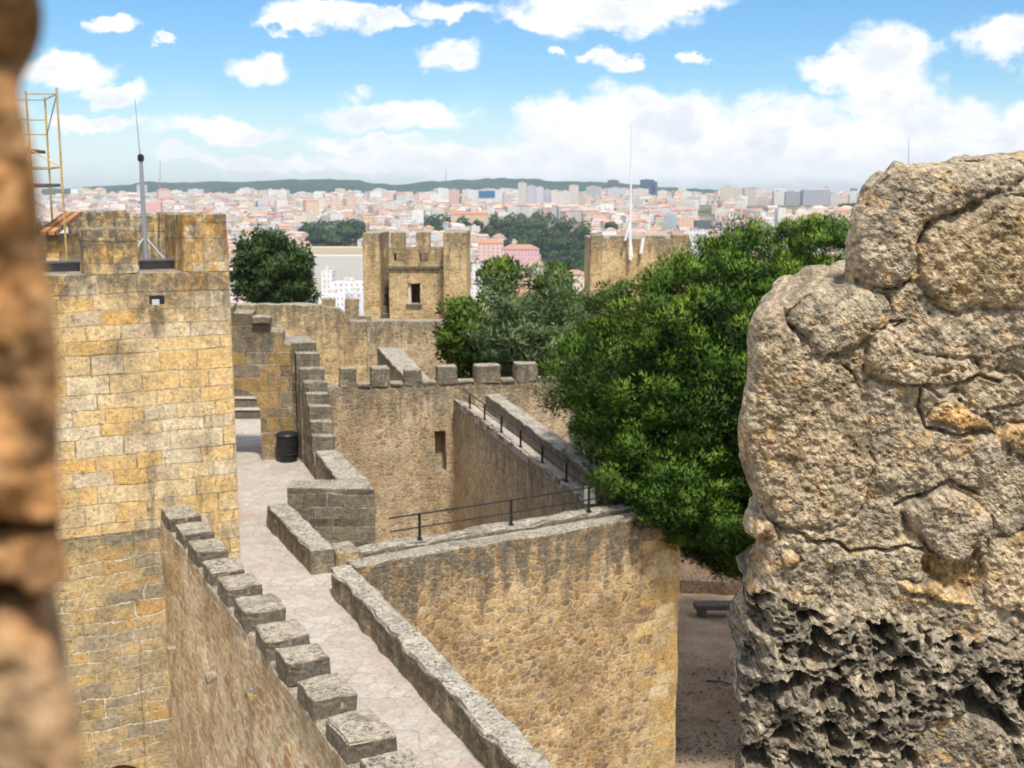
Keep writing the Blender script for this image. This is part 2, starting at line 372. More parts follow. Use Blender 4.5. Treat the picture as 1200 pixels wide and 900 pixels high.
# ================================================================= the walled walk on the left
VM = np.array((-.453, .891)); UM = np.array((.891, .453))             # along the merlon wall (away), across it (to the right)
A = at(187.5, 592, z=1.42)[:2]                                        # where the merlon wall meets the tower
# ---- big ashlar tower
TW = empty('ashlar_tower', (A[0], A[1], G0), 'tall golden ashlar tower with crenellated top behind the merlon wall', 'tower')
sL = -4.6; sR = online(276, 500, A, UM); zsill = 5.72
mb = MB()
wallseg(mb, A, UM, sL, .03, 6., 1.0, zsill, res=.3, amp=.0, rnd=.02, hdtop=5.74, drop=('r',))
wallseg(mb, A, UM, .03, sR, 6., G0, zsill, res=.3, amp=.0, rnd=.02, hdtop=5.74, drop=('l',))
mb.build('wall', M['tower'], TW)
a0 = online(108, 897, A, UM); a1 = online(170, 897, A, UM); ac = (a0+a1)/2; ar = (a1-a0)/2
mb = MB(); zc = at(140, 895.5, Y=A[1]-.4)[2]
wallseg(mb, A, UM, sL, a0, 6., G0, 1.0, res=.35, amp=.018, hdtop=1.0)
wallseg(mb, A, UM, a1, .03, 6., G0, 1.0, res=.35, amp=.018, hdtop=1.0)
NC = 10
for i in range(NC):
    u0 = a0+(a1-a0)*i/NC; u1 = a0+(a1-a0)*(i+1)/NC
    f = lambda u: zc-ar+math.sqrt(max(0, ar*ar-(u-ac)**2))
    z0, z1 = f(u0), f(u1); n = np.array((-UM[1], UM[0])); p = A+UM*u0; q = A+UM*u1
    hexa(mb, [(*p, z0), (*q, z1), (*(q+n*1.6), z1), (*(p+n*1.6), z0), (*p, 1.), (*q, 1.), (*(q+n*1.6), 1.), (*(p+n*1.6), 1.)], res=.35, amp=.0, bottom=True, hdtop=1.)
wallseg(mb, A+n*1.6, UM, a0, a1, 4.4, G0, 1.0, res=2)
mb.build('rubble_base', M['tower_low'], TW)
def tower_block(x0, x1, ytop, T=.75, dz=0, z0=zsill, off=0., rnd=.04, nm='merlon', lab=None):
    n = np.array((-UM[1], UM[0])); P = A+n*off
    s0 = online(x0, ytop, P, UM); s1 = online(x1, ytop, P, UM); Y = (P+UM*(s0+s1)/2)[1]
    mb = MB(); wallseg(mb, P, UM, s0, s1, T, z0+.002, at((x0+x1)/2, ytop, Y=Y)[2], res=.2, amp=.03, rnd=rnd, freq=2.2, seed=int(x0))
    o = mb.build(nm, M['tower_top'], TW)
    if lab: o['label'] = lab
    return o
tower_block(97, 160, 267); 
s271 = sR
n_ = np.array((-UM[1], UM[0]))
mb = MB(); s0 = online(213, 250, A, UM)
wallseg(mb, A, UM, s0, sR, 1.7, zsill+.002, at(240, 250, Y=A[1]+.5)[2], res=.2, amp=.025, rnd=.04)
mb.build('merlon', M['tower_lichen'], TW, label='corner merlon crusted with orange lichen')
mb = MB(); s0 = online(-60, 260, A, UM); s1 = online(38, 260, A, UM)
wallseg(mb, A, UM, s0, s1, .75, zsill+.002, 6.5, res=.2, amp=.025, rnd=.04); mb.build('merlon', M['tower_top'], TW)
# back parapet of the tower top: ragged, with a gap where the pipes stand
mb = MB()
for x0, x1, yt in ((-40, 60, 262), (82, 104, 249), (104, 150, 247.5), (150, 186, 251), (186, 213, 249)):
    P = A+n_*5.2; s0 = online(x0, yt, P, UM); s1 = online(x1, yt, P, UM); Y = (P+UM*(s0+s1)/2)[1]
    wallseg(mb, P, UM, s0, s1, .7, zsill-.1, at((x0+x1)/2, yt, Y=Y)[2], res=.22, amp=.035, rnd=.05, freq=2)
mb.build('back_parapet', M['tower_top'], TW)
mb = MB()
for x, t in ((203, 251), (208, 252), (196, 262)):
    P = A+n_*4.9; s = online(x, t, P, UM); q = P+UM*s
    tube(mb, (*q, zsill), (*q, at(x, t, Y=q[1])[2]), .06, n=10)
mb.build('drain_pipe', M['darkblock'], TW)

# steel beam lying across the crenels
P = A+n_*.95; s0 = online(20, 310, P, UM); s1 = online(212, 310, P, UM)
zt = at(130, 305, Y=(P+UM*(s0+s1)/2)[1])[2]; zb = at(130, 321, Y=(P+UM*(s0+s1)/2)[1])[2]
mb = MB(); wallseg(mb, P, UM, s0, s1, .26, zt-.035, zt, res=9, bottom=True); wallseg(mb, P+n_*.1, UM, s0, s1, .05, zb+.02, zt-.035, res=9); wallseg(mb, P, UM, s0, s1, .26, zb, zb+.02, res=9, bottom=True)
mb.build('steel_beam', M['steel'], None, loc=(*(P+UM*(s0+s1)/2), zb), label='long grey steel beam spanning the crenels of the golden ashlar tower', cat='beam')
# mast
Y = A[1]+3.2; b = at(171, 306, Y=Y)
ms = empty('antenna_mast', (b[0], b[1], zsill), 'grey tapering antenna mast standing on the golden ashlar tower', 'mast')
zz = lambda py: at(171, py, Y=Y)[2]
mb = MB(); tube(mb, (b[0], b[1], zsill), (b[0], b[1], zz(186)), .062, .036, 10); mb.build('pole', M['galv'], ms)
mb = MB(); tube(mb, (b[0]-.01, b[1], zz(187)), (b[0]-.06, b[1], zz(116)), .012, .006, 6); mb.build('whip_antenna', M['galv'], ms)
mb = MB(); lathe(mb, (b[0], b[1], zz(186)-.06), [(.02, 0), (.065, .02), (.065, .12), (.02, .16)], 12); mb.build('clamp', M['iron'], ms)
mb = MB()
for dx, dy in ((.45, 0), (-.3, .35), (-.3, -.35)): tube(mb, (b[0], b[1], zsill+.55), (b[0]+dx, b[1]+dy, zsill), .025, n=6)
mb.build('brace', M['galv'], ms)
# scaffold
Y1, Y2 = A[1]+1.7, A[1]+3.0
def sc_p(px, py, Y): return at(px, py, Y=Y)
SF = empty('scaffold', (at(70, 300, Y=Y1)[0], Y1, zsill), 'yellow tubular scaffold tower on the tower top beside the blurred stone', 'scaffold')
xs = at(72, 200, Y=Y1)[0]; xl = at(36, 200, Y=Y1)[0]; xs2 = at(49, 200, Y=Y2)[0]+.15; 
zlev = [at(70, y, Y=Y1)[2] for y in (110, 135, 153, 175, 196, 217)]; ztop = at(70, 103, Y=Y1)[2]
posts = [(xs, Y1), (xl, Y1), (xs2, Y2), (xs2-.75, Y2)]
for k, (x, y) in enumerate(posts):
    mb = MB(); tube(mb, (x, y, zsill), (x, y, ztop if k == 0 else zlev[0]+.05), .021, n=8); mb.build('post', M['yellow'], SF)
rungs = []
for z in (zlev[0], zlev[4]): rungs += [((xs, Y1, z), (xl, Y1, z)), ((xs2, Y2, z), (xs, Y1, z)), ((xs2, Y2, z), (xs2-.75, Y2, z))]
for z in (zlev[1], zlev[2]): rungs.append(((xs2, Y2, z), (xs2-.75, Y2, z)))
for a, b in rungs:
    mb = MB(); tube(mb, a, b, .014, n=6); mb.build('rung', M['yellow'], SF)
mb = MB(); tube(mb, (xs, Y1, zlev[4]), (xl, Y1, zlev[3]), .012, n=6); mb.build('diagonal_brace', M['yellow'], SF)
mb = MB(); tube(mb, (xs, Y1, zlev[0]), (xs2, Y2, zlev[2]), .012, n=6); mb.build('diagonal_brace', M['yellow'], SF)
for z in (zlev[3], zlev[5]):
    mb = MB(); prism4(mb, (xl, Y1+.05), (xs-.05 if z < zlev[3] else xs2, Y1+.05), (xs2-.05, Y2), (xs2-.8, Y2), z-.03, z+.03, res=9, bottom=True); mb.build('deck', M['plank'], SF)
# lean-to roof with clay tiles on the tower top
t = NT('clay_tiles'); uv = t.n('UVMap').outputs[0]; sx = t.n('SeparateXYZ', {0: uv})
w = t.math('SINE', t.math('MULTIPLY', sx.outputs[0], 2*math.pi/.17)); vv = t.math('FRACT', t.math('MULTIPLY', sx.outputs[1], 1/.2))
pos = t.n('NewGeometry').outputs['Position']; c = t.mix(t.ss(t.noise(pos, 7, 4, .6).outputs[0], .35, .65), (.40, .15, .06), (.50, .27, .12))
c = t.mix(t.ss(w, -.5, -.9), c, (.12, .05, .03)); M['tile'] = t.bsdf(c, .85, t.math('ADD', w, t.math('MULTIPLY', vv, .6)), .8, .03)
b = at(64, 300, Y=A[1]+2.4); tl = at(57, 252, Y=A[1]+2.4); tr = at(76, 252, Y=A[1]+2.4); bl_ = at(57, 274, Y=A[1]+1.9)
HT = empty('tiled_hut', (b[0], b[1]+.5, zsill), 'small hut with clay tiled roof on the tower top behind the scaffold', 'hut')
mb = MB(); box(mb, tl[0]+.03, tr[0]-.03, b[1]-.35, b[1]+.8, zsill, bl_[2]-.02, amp=.01, res=.3); mb.build('wall', M['tower'], HT)
mb = MB(); hexa(mb, [(tl[0]-.03, b[1]-.55, bl_[2]-.02), (tr[0]+.03, b[1]-.55, bl_[2]-.02), (tr[0]+.03, b[1]+.9, tl[2]), (tl[0]-.03, b[1]+.9, tl[2]),
      (tl[0]-.03, b[1]-.55, bl_[2]+.04), (tr[0]+.03, b[1]-.55, bl_[2]+.04), (tr[0]+.03, b[1]+.9, tl[2]+.06), (tl[0]-.03, b[1]+.9, tl[2]+.06)], res=9, bottom=True); mb.build('roof', M['tile'], HT)
# floodlight on the tower face
s = online(181, 351, A, UM); q = A+UM*s; zf = at(181, 351, Y=q[1])[2]
FL = empty('floodlight', (*q, zf), 'small black and white floodlight fixed to the golden ashlar tower face', 'floodlight')
d = -n_
mb = MB(); tube(mb, (*q, zf+.03), (*(q+d*.16), zf+.03), .025, n=8); mb.build('bracket', M['iron'], FL)
c0 = q+d*.16; mb = MB()
e = UM*.12
prism4(mb, c0-e+d*.0, c0-e+d*.16, c0+e+d*.16, c0+e, zf-.06, zf+.09, res=9, bottom=True); mb.build('housing', M['black'], FL)
mb = MB(); c1 = c0+d*.162; prism4(mb, c1-e*.85, c1-e*.85+d*.02, c1+e*.2+d*.02, c1+e*.2, zf-.07, zf+.03, res=9, bottom=True); mb.build('lamp', M['lens'], FL)

# ---- merlon wall
far_px = [(187.5, 592), (204.6, 609), (219.7, 628), (236.7, 649), (253.7, 673), (272.6, 698), (297.1, 726), (321.7, 754.6), (346.2, 788.6), (380.2, 830), (420, 879)]
sm = []
for px, py in far_px: sm.append(online(px, py, A, VM))
sm = [0.0]+sm[1:]; sm = [s if s <= 0 else 0. for s in sm]
for k in range(2): sm.append(sm[-1]-1.05)
MW = empty('merlon_wall', (*A, G0), 'plastered rubble wall crowned by a row of grey square merlons beside the pale walk', 'wall')
thick = float(np.linalg.norm(at(346, 787, z=1.42)[:2]-at(398, 779.5, z=1.42)[:2])); print('merlon wall thickness', thick); zs = 1.15
mb = MB(); wallseg(mb, A+VM*-14.6, VM, 0, 14.6, -thick, G0, zs, res=.3, amp=.035, rnd=.03, freq=1.6, hdtop=1.25)
mb.build('wall', M['outer'], MW)
for k, s in enumerate(sm):
    nxt = sm[k+1] if k+1 < len(sm) else s-1.05
    ln = abs(nxt-s)*(.63+.07*random.random()); j = random.uniform(-.05, .03)
    mb = MB(); wallseg(mb, A, VM, s-ln, s-.01, -(thick+.01)*random.uniform(.94, 1.04), zs+.003, 1.42+j, res=.09, amp=.024, rnd=.022, freq=2.8, seed=k)
    mb.build('merlon', M['merlon'], MW)
# stones left projecting from the outer face
for px, py, zz_ in ((252, 792, -.6), (206, 760, -1.3), (300, 812, .1)):
    d_ = ray(px, py); sA = online(px, py, A, VM); q = A+VM*sA; zc_ = at(px, py, Y=q[1])[2]
    mb = MB(); wallseg(mb, q+UM*.05, VM, -.11, .11, .2, zc_-.06, zc_+.05, res=.06, amp=.02, rnd=.03, bottom=True); mb.build('projecting_stone', M['quoin'], MW)

# ================================================================= walk surface
t = NT('pale_flagstones'); geo = t.n('NewGeometry'); pos = geo.outputs['Position']
wn = t.noise(pos, 1.6, 3, .6).outputs[1]
p = t.n('VectorMath', {0: pos, 1: t.n('VectorMath', {0: wn, 'Scale': .35}, operation='SCALE').outputs[0]}, operation='ADD').outputs[0]
ve = t.n('TexVoronoi', {'Vector': p, 'Scale': 3.7}, feature='DISTANCE_TO_EDGE', voronoi_dimensions='2D').outputs['Distance']
vc = t.n('SeparateColor', {0: t.n('TexVoronoi', {'Vector': p, 'Scale': 3.7}, voronoi_dimensions='2D').outputs['Color']}).outputs[0]
c = t.ramp(vc, [(0, (.39, .345, .295)), (.4, (.44, .395, .34)), (.75, (.475, .425, .37)), (1, (.41, .37, .325))])
big = t.noise(pos, .7, 4, .6).outputs[0]
c = t.mix(t.ss(big, .45, .7), c, (.41, .325, .26))
jn = t.math('SUBTRACT', ve, t.math('MULTIPLY', t.noise(pos, 11, 4, .6).outputs[0], .04))
c = t.mix(t.math('MULTIPLY', t.ss(jn, .035, -.01), t.math('MULTIPLY_ADD', t.ss(t.noise(pos, 1.1, 4, .6).outputs[0], .40, .62), .6, .15)), c, (.26, .215, .175))
c = t.mix(t.math('MULTIPLY', t.ss(t.noise(pos, 2.6, 5, .7).outputs[0], .55, .72), .45), c, (.24, .20, .165))
c, g = fine(t, c, pos, .42)
M['walk'] = t.bsdf(c, .85, t.math('ADD', t.ss(jn, .0, .05), t.math('MULTIPLY', g, .5)), .4, .02)
C0 = at(417, 663, z=.5)[:2]; UB = np.array((.866, .5))                    # golden wall: front edge and direction
CR = C0+UB*7.38
# parapet line (left, walk side) from the corner towards the camera
PK = at(387, 696, z=0)[:2]; PE = at(567, 900, z=0)[:2]; DP = (PE-PK)/np.linalg.norm(PE-PK)
def poly_sheet(name, pts, z, mat, thick=None, **tags):
    me = bpy.data.meshes.new(name); n = len(pts)
    if thick is None:
        me.from_pydata([(x, y, z) for x, y in pts], [], [list(range(n))])
    else:
        V = [(x, y, z) for x, y in pts]+[(x, y, z-thick) for x, y in pts]
        F = [list(range(n))]+[[i, n+i, n+(i+1) % n, (i+1) % n] for i in range(n)]
        me.from_pydata(V, [], F)
    me.materials.append(mat); o = bpy.data.objects.new(name, me); COL.objects.link(o); return tag(o, **tags)
wl = [A+UM*(thick-.03)+VM*s for s in (-14.6, 0)]
w_pts = [tuple(PK+DP*13), tuple(PK+UM*.2), tuple(at(365, 674, z=0)[:2]+np.array((.3, .1))), tuple(at(312, 617, z=0)[:2]+np.array((.3, .3))), (-4.75, 25.4), (-4.95, 28.4), (-5.9, 31.2), (-7.0, 34), (-7.4, 42), (-14, 42), (-14, 28), tuple(A+UM*sR+n_*6), tuple(A+UM*sR), tuple(wl[1]), tuple(wl[0])]
# clockwise list -> reverse so the face looks up
walk = poly_sheet('walkway', w_pts[::-1] if sum((w_pts[i-1][0]*w_pts[i][1]-w_pts[i][0]*w_pts[i-1][1]) for i in range(len(w_pts))) < 0 else w_pts, 0., M['walk'], thick=.25, kind='structure')

# ================================================================= near parapet + golden wall (one masonry block, three things)
RW = empty('golden_rubble_wall', (*CR, G0), 'tall golden rubble wall with pale coping and ashlar quoins below the iron railing', 'wall')
mb = MB(); qb = MB(); zr = [G0]+[round(-6.9+.3*i, 3) for i in range(25)]+[.5]
for i in range(len(zr)-1):
    e = 6.35 if i % 2 else 6.75
    e += random.uniform(-.12, .12); dr = () if i == len(zr)-2 else ('t',)
    wallseg(mb, C0, UB, 0, e, .45, zr[i], zr[i+1], res=.2, amp=.03, rnd=.03, freq=1.8, drop=dr+('r',), hdtop=.5)
    wallseg(qb, C0, UB, e, 7.38, .45, zr[i], zr[i+1], res=.2, amp=.03, rnd=.0, freq=1.8, drop=dr+('l',), hdtop=.5)
mb.build('wall', M['rubble'], RW); qb.build('quoin', M['quoin'], RW)
mb = MB()
nb = np.array((-UB[1], UB[0]))
wallseg(mb, C0+nb*.45, UB, .3, 7.36, .55, G0, .0, res=.4, amp=.01)
mb.build('wall_core', M['mid'], RW)
# low parapet between walk and yard
PP = empty('low_parapet', (*PK, 0), 'low stone parapet with speckled pale top along the right edge of the pale walk', 'parapet')
wp = np.linalg.norm(np.cross(np.append(DP, 0), np.append(at(655, 900, z=.5)[:2]-PK, 0)))
mb = MB(); wallseg(mb, PK, DP, 0, 13, wp, G0, .5, res=.12, amp=.04, rnd=.045, freq=2.6); mb.build('wall', M['parapet'], PP)
# railing walk behind the golden wall, with a rough ledge at its edge
r0 = at(395, 652, z=.1)[:2]; r1 = at(700, 601, z=.12)[:2]; DR = (r1-r0)/np.linalg.norm(r1-r0); Lr = np.linalg.norm(r1-r0); nr = np.array((-DR[1], DR[0]))
poly_sheet('walkway', [tuple(PK+nb*.3+UB*.2), tuple(CR+nb*.5), tuple(r1+UB*1.5), tuple(r0)], -.004, M['walk'], kind='structure')
LD = MB(); wallseg(LD, r0-DR*.2, DR, 0, Lr+1.2, .42, G0, .12, res=.16, amp=.05, rnd=.05, freq=2.5)
LD.build('ledge_wall', M['parapet'], None, loc=(*r0, G0), label='rough dark stone ledge carrying the front iron railing above the inner drop', cat='ledge')

# ---- railings
def railing(name, pts, h, label, group):
    """pts: post feet"""
    rt = empty(name, pts[0], label, 'railing', group)
    for p in pts[1:-1]:
        mb = MB(); tube(mb, (p[0], p[1], p[2]-.03), (p[0], p[1], p[2]+h), .030, n=8); lathe(mb, (p[0], p[1], p[2]), [(.06, -.02), (.06, .015)], 10); mb.build('post', M['iron'], rt)
    for f in (1., .5):
        mb = MB()
        for a, b in zip(pts[:-1], pts[1:]): tube(mb, (a[0], a[1], a[2]+h*f-.02), (b[0], b[1], b[2]+h*f-.02),   .015 if f < 1 else .019, n=6)
        mb.build('rail', M['iron'], rt)
    return rt
k = .16
pr = [np.append(r0+DR*s+nr*k, .12) for s in (1.2,)]
for px, py in ((492, 638), (599, 620)):
    s = online(px, py, r0+nr*k, DR); pr.append(np.append(r0+nr*k+DR*s, .12))
s = online(690, 598, r0+nr*k, DR); pr.append(np.append(r0+nr*k+DR*s, .14)); pr.append(np.append(r0+nr*k+DR*(s+.3), .14))
railing('railing', pr, .56, 'dark iron railing along the ledge above the golden rubble wall', 'iron railings')

# ---- wall-walk on the right with its own railing
g0 = at(690, 590, z=0)[:2]; g1 = at(532, 468, z=0)[:2]; DG = (g1-g0)/np.linalg.norm(g1-g0); Lg = np.linalg.norm(g1-g0); ng = np.array((-DG[1], DG[0]))
q1 = at(570, 463, z=.55)[:2]; q0 = at(690, 553, z=.55)[:2]; Dq = (q1-q0)/np.linalg.norm(q1-q0); Lq = np.linalg.norm(q1-q0)
DWl = empty('diagonal_wall', (*g0, G0), 'rubble wall carrying a railed paved walk from the pine to the crenellated cross wall', 'wall')
mb = MB(); prism4(mb, g0, q0-Dq*.5+np.array((.2, 0)), q1+Dq*.4, g1+DG*.1, G0, -.012, res=.3, amp=.02, hdtop=.1); mb.build('wall', M['mid'], DWl)
mb = MB(); prism4(mb, g0, q0+np.array((.05, 0)), q1+Dq*.3+np.array((.05, 0)), g1+DG*.1, -.2, .012, res=9); mb.build('paved_walk', M['walk'], DWl)
mb = MB(); wallseg(mb, q0-Dq*.6, Dq, 0, Lq+.8, -.5, G0, .55, res=.2, amp=.03, rnd=.03); mb.build('parapet', M['parapet'], DWl)
mb = MB(); 
for i in range(14):
    a = g0+DG*(i/14*Lg+.1); l = Lg/14*random.uniform(.6, .98)
    wallseg(mb, a, DG, 0, l, -.10-random.random()*.08, -.12, .03+random.random()*.04, res=.1, amp=.03, rnd=.03, seed=i)
mb.build('edge_stone', M['parapet'], DWl)
pp = []
for px, py in ((550.6, 480), (568, 495.5), (587.6, 511), (610, 529), (635.4, 550), (663.6, 574)):
    s = online(px, py, g0-ng*.12, DG); pp.append(np.append(g0-ng*.12+DG*s, .03))
pp = [pp[0]+np.append(DG*1.2, 0)]+pp+[np.append(g0-ng*.12, .05)]
railing('railing', pp, .5, 'dark iron railing with six short posts up the diagonal walk beside the pine', 'iron railings')
wb = at(690, 588, z=.05)
mb = MB(); box(mb, wb[0]-.1, wb[0]+.16, wb[1], wb[1]+.3, .0, .36, res=.1, amp=.02, rnd=.03)
mb.build('stone_block', simple('pale_limestone', (.6, .58, .54), .9, var=.1), None, loc=(wb[0], wb[1], 0), label='small pale stone block at the corner where both iron railings meet', cat='stone')

# ================================================================= cross wall with merlons
B0 = g1+DG*.1; UC = np.array((.978, .21)); UC /= np.linalg.norm(UC)
XW = empty('cross_wall', (*B0, G0), 'crenellated rubble cross wall closing the inner yard, with a dark drain hole', 'wall')
yw = .55
px2s = lambda px, py: online(px, py, B0, UC)
sa, sb = px2s(370, 455), px2s(668, 450)
h0, h1 = px2s(510, 520), px2s(523, 520); hz0 = at(515, 552, Y=B0[1])[2]; hz1 = at(515, 504, Y=B0[1])[2]
mb = MB(); wall_cells(mb, B0, UC, [sa, h0, h1, sb], .6, [G0, hz0, hz1, yw], {(1, 1)}, res=.22, amp=.03, rnd=.0, freq=1.8)
n2 = np.array((-UC[1], UC[0])); wallseg(mb, B0+n2*.55, UC, h0-.1, h1+.1, .1, hz0-.1, hz1+.1, res=1, hdtop=yw)
mb.build('wall', M['mid'], XW)
for a, b, yt in ((398, 417.5, 432), (435, 456.5, 431), (474, 494, 433), (513, 535, 429.5), (558, 586.5, 428), (605, 630.5, 426), (655, 672, 425)):
    mb = MB(); s0, s1 = px2s(a, yt), px2s(b, yt); zt = at((a+b)/2, yt, Y=(B0+UC*(s0+s1)/2)[1])[2]
    wallseg(mb, B0-n2*.03, UC, s0, s1, .62, yw+.003, zt, res=.13, amp=.03, rnd=.04, freq=2.5, seed=int(a))
    mb.build('merlon', M['merlon'], XW)
# sill slabs between the merlons
for a, b in ((418, 435), (457, 474), (495, 513), (535.5, 557.5), (587, 604.5), (631, 654)):
    mb = MB(); s0, s1 = px2s(a, 455), px2s(b, 455); wallseg(mb, B0-n2*.05, UC, s0+.02, s1-.02, .6, yw+.003, yw+.1, res=.13, amp=.02, rnd=.03, seed=int(a))
    mb.build('sill', M['merlon'], XW)
# flat-topped wall running on behind the cross wall
e0 = at(478, 446, z=.62)[:2]; e1 = at(442, 407, z=.62)[:2]; f0 = at(515, 456, z=.62)[:2]; f1 = at(470, 407, z=.62)[:2]
def to_cross(p, q):
    # where the line q->p reaches the rear of the cross wall
    d = p-q; o = B0+n2*.61; m = np.array((-UC[1], UC[0])); return q+d*(((o-q) @ m)/(d @ m))
e0, f0 = to_cross(e0, e1), to_cross(f0, f1)
mb = MB(); prism4(mb, e0, f0, f1, e1, G0, .62, res=.2, amp=.03, rnd=.03)
t = M['parapet']
mb.build('flat_topped_wall', t, None, loc=(*e0, G0), label='grey flat-topped wall running back from the cross wall to the rear curtain wall', cat='wall')

# ================================================================= far curtain walls
def profile_wall(mb, P, D, prof, Yref, T, z0, **kw):
    """wall whose head follows photo points: prof = [(px, py)...]"""
    P = np.array(P, float); D = np.array(D, float)
    for (xa, ya), (xb, yb) in zip(prof[:-1], prof[1:]):
        if xb-xa < .5: continue
        s0, s1 = online(xa, ya, P, D), online(xb, yb, P, D)
        z1 = at(xa, ya, Y=(P+D*s0)[1])[2]; z2 = at(xb, yb, Y=(P+D*s1)[1])[2]
        wallseg(mb, P, D, s0, s1, T, z0, (z1, z2), hdtop=max(z1, z2), **kw)
FC = empty('curtain_wall', (-10, 47, G0), 'sunlit tan curtain wall with ragged head behind the stepped stair wall', 'wall')
mb = MB(); profile_wall(mb, (-12, 46.0), (.995, .1), [(230, 357), (300, 357), (345, 357), (376, 358), (396, 361), (403, 367), (409, 376), (430, 377)], 46, .8, G0, res=.35, amp=.04, rnd=.03)
mb.build('wall', M['far'], FC)
mb = MB(); s0, s1 = online(377, 350, (-12, 46.15), (.995, .1)), online(392, 350, (-12, 46.15), (.995, .1))
wallseg(mb, (-12, 46.15), (.995, .1), s0, s1, .6, at(385, 361, Y=46.6)[2], at(385, 350, Y=46.6)[2], res=.2, amp=.03, rnd=.04); mb.build('merlon', M['far'], FC)
RC = empty('rear_curtain_wall', (-6, 53, G0), 'dark stained rear curtain wall below the small crenellated tower', 'wall')
mb = MB(); profile_wall(mb, (-6, 53), (.995, .1), [(392, 376), (470, 376), (536, 376), (560, 377)], 53, .9, G0, res=.35, amp=.035, rnd=.03)
mb.build('wall', M['mid'], RC)
mb = MB(); P_ = np.array((-6, 53.1)); s0, s1 = online(404, 350, P_, (.995, .1)), online(420, 350, P_, (.995, .1))
wallseg(mb, P_, (.995, .1), s0, s1, .6, at(412, 378, Y=53)[2], at(412, 350, Y=53)[2], res=.2, amp=.03, rnd=.04); mb.build('merlon', M['far'], RC)
mb = MB(); wallseg(mb, P_, (.995, .1), s1+.01, s1+.55, .6, at(412, 378, Y=53)[2], at(412, 371, Y=53)[2], res=.2, amp=.03); mb.build('sill', M['far'], RC)

# ================================================================= arch wall, bin, stepped wall, L parapet
DA = np.array((.985, .17)); DA /= np.linalg.norm(DA); PA = at(307, 539, z=0)[:2]
AW = empty('arch_wall', (*PA, 0), 'brown block wall with a small round arch beside the golden ashlar tower', 'wall')
na = np.array((-DA[1], DA[0])); TA = 1.3
half = .62; acx = -half; zsp = 1.42
mb = MB()
topz = lambda px, py, s: at(px, py, Y=(PA+DA*s)[1])[2]
sR2 = online(343, 470, PA, DA)
prof = [(-3.5, topz(270, 359, -1)), (-.62, topz(283, 360, -.8)), (-.60, topz(290, 367, -.4)), (-.1, topz(300, 368, -.2)), (-.08, topz(303, 378, -.1)), (.32, topz(318, 379, .3)), (.34, topz(326, 389, .5)), (.68, topz(334, 390, .6)), (.70, topz(338, 403, .8)), (sR2, topz(338, 404, .8))]
def az(s):
    return np.interp(s, [p[0] for p in prof], [p[1] for p in prof])
ss = sorted(set([-3.5, -2.4]+[acx-half+2*half*i/12 for i in range(13)]+[-.61, -.09, .33, .69, sR2]))
for a, b in zip(ss[:-1], ss[1:]):
    inside = acx-half-1e-6 <= a and b <= acx+half+1e-6
    f = lambda s: zsp+math.sqrt(max(0, half*half-(s-acx)**2))*.9
    z0a, z0b = (f(a), f(b)) if inside else (-.1, -.1)
    za, zb = az(a+.012), az(b-.012); p, q = PA+DA*a, PA+DA*b
    hexa(mb, [(*p, z0a), (*q, z0b), (*(q+na*TA), z0b), (*(p+na*TA), z0a), (*p, za), (*q, zb), (*(q+na*TA), zb), (*(p+na*TA), za)], res=.25, amp=.012, bottom=inside, hdtop=4.0)
mb.build('wall', M['archstone'], AW)
# corbel stones projecting near the head
mb = MB(); s0 = online(296, 374, PA, DA); s1 = online(318, 374, PA, DA); wallseg(mb, PA-na*.16, DA, s0, s1, .3, topz(300, 378, .1), topz(300, 370, .1), res=.1, amp=.03, rnd=.04, bottom=True); mb.build('corbel_stone', M['parapet'], AW)
# steps seen through the arch
ST = empty('stone_steps', (*at(288, 491, z=0)[:2], 0), 'short flight of pale stone steps seen through the small round arch', 'steps')
cb = at(288, 491, z=0)[:2]
for i in range(5):
    mb = MB(); box(mb, cb[0]-1.6, cb[0]+1.5, cb[1]+.45*i, cb[1]+3.0, .3*i-.1, .3*i+.29, res=.5, amp=.005, bottom=True); o = mb.build('step', M['darkblock'], ST)
    mb = MB(); box(mb, cb[0]-1.6, cb[0]+1.5, cb[1]+.45*i-.04, cb[1]+3.0, .3*i+.292, .3*i+.302, res=9); mb.build('tread', M['walk'], o)
# bin
bp = at(335, 543, z=0); BN = empty('litter_bin', (bp[0], bp[1]+.3, 0), 'black round plastic bin against the brown arch wall', 'bin')
c = (bp[0], bp[1]+.28, 0)
mb = MB(); lathe(mb, c, [(.22, .0), (.25, .02), (.285, .35), (.29, .66), (.28, .70)], 28); mb.build('body', M['black'], BN, smooth=False)
mb = MB(); lathe(mb, c, [(.305, .695), (.31, .74), (.285, .78), (.18, .805), (.05, .815)], 28); mb.build('lid', M['black'], BN)
mb = MB()
for z in (.2, .45): lathe(mb, c, [(.27, z), (.298, z+.012), (.298, z+.03), (.27, z+.045)], 28)
mb.build('band', M['black'], BN)
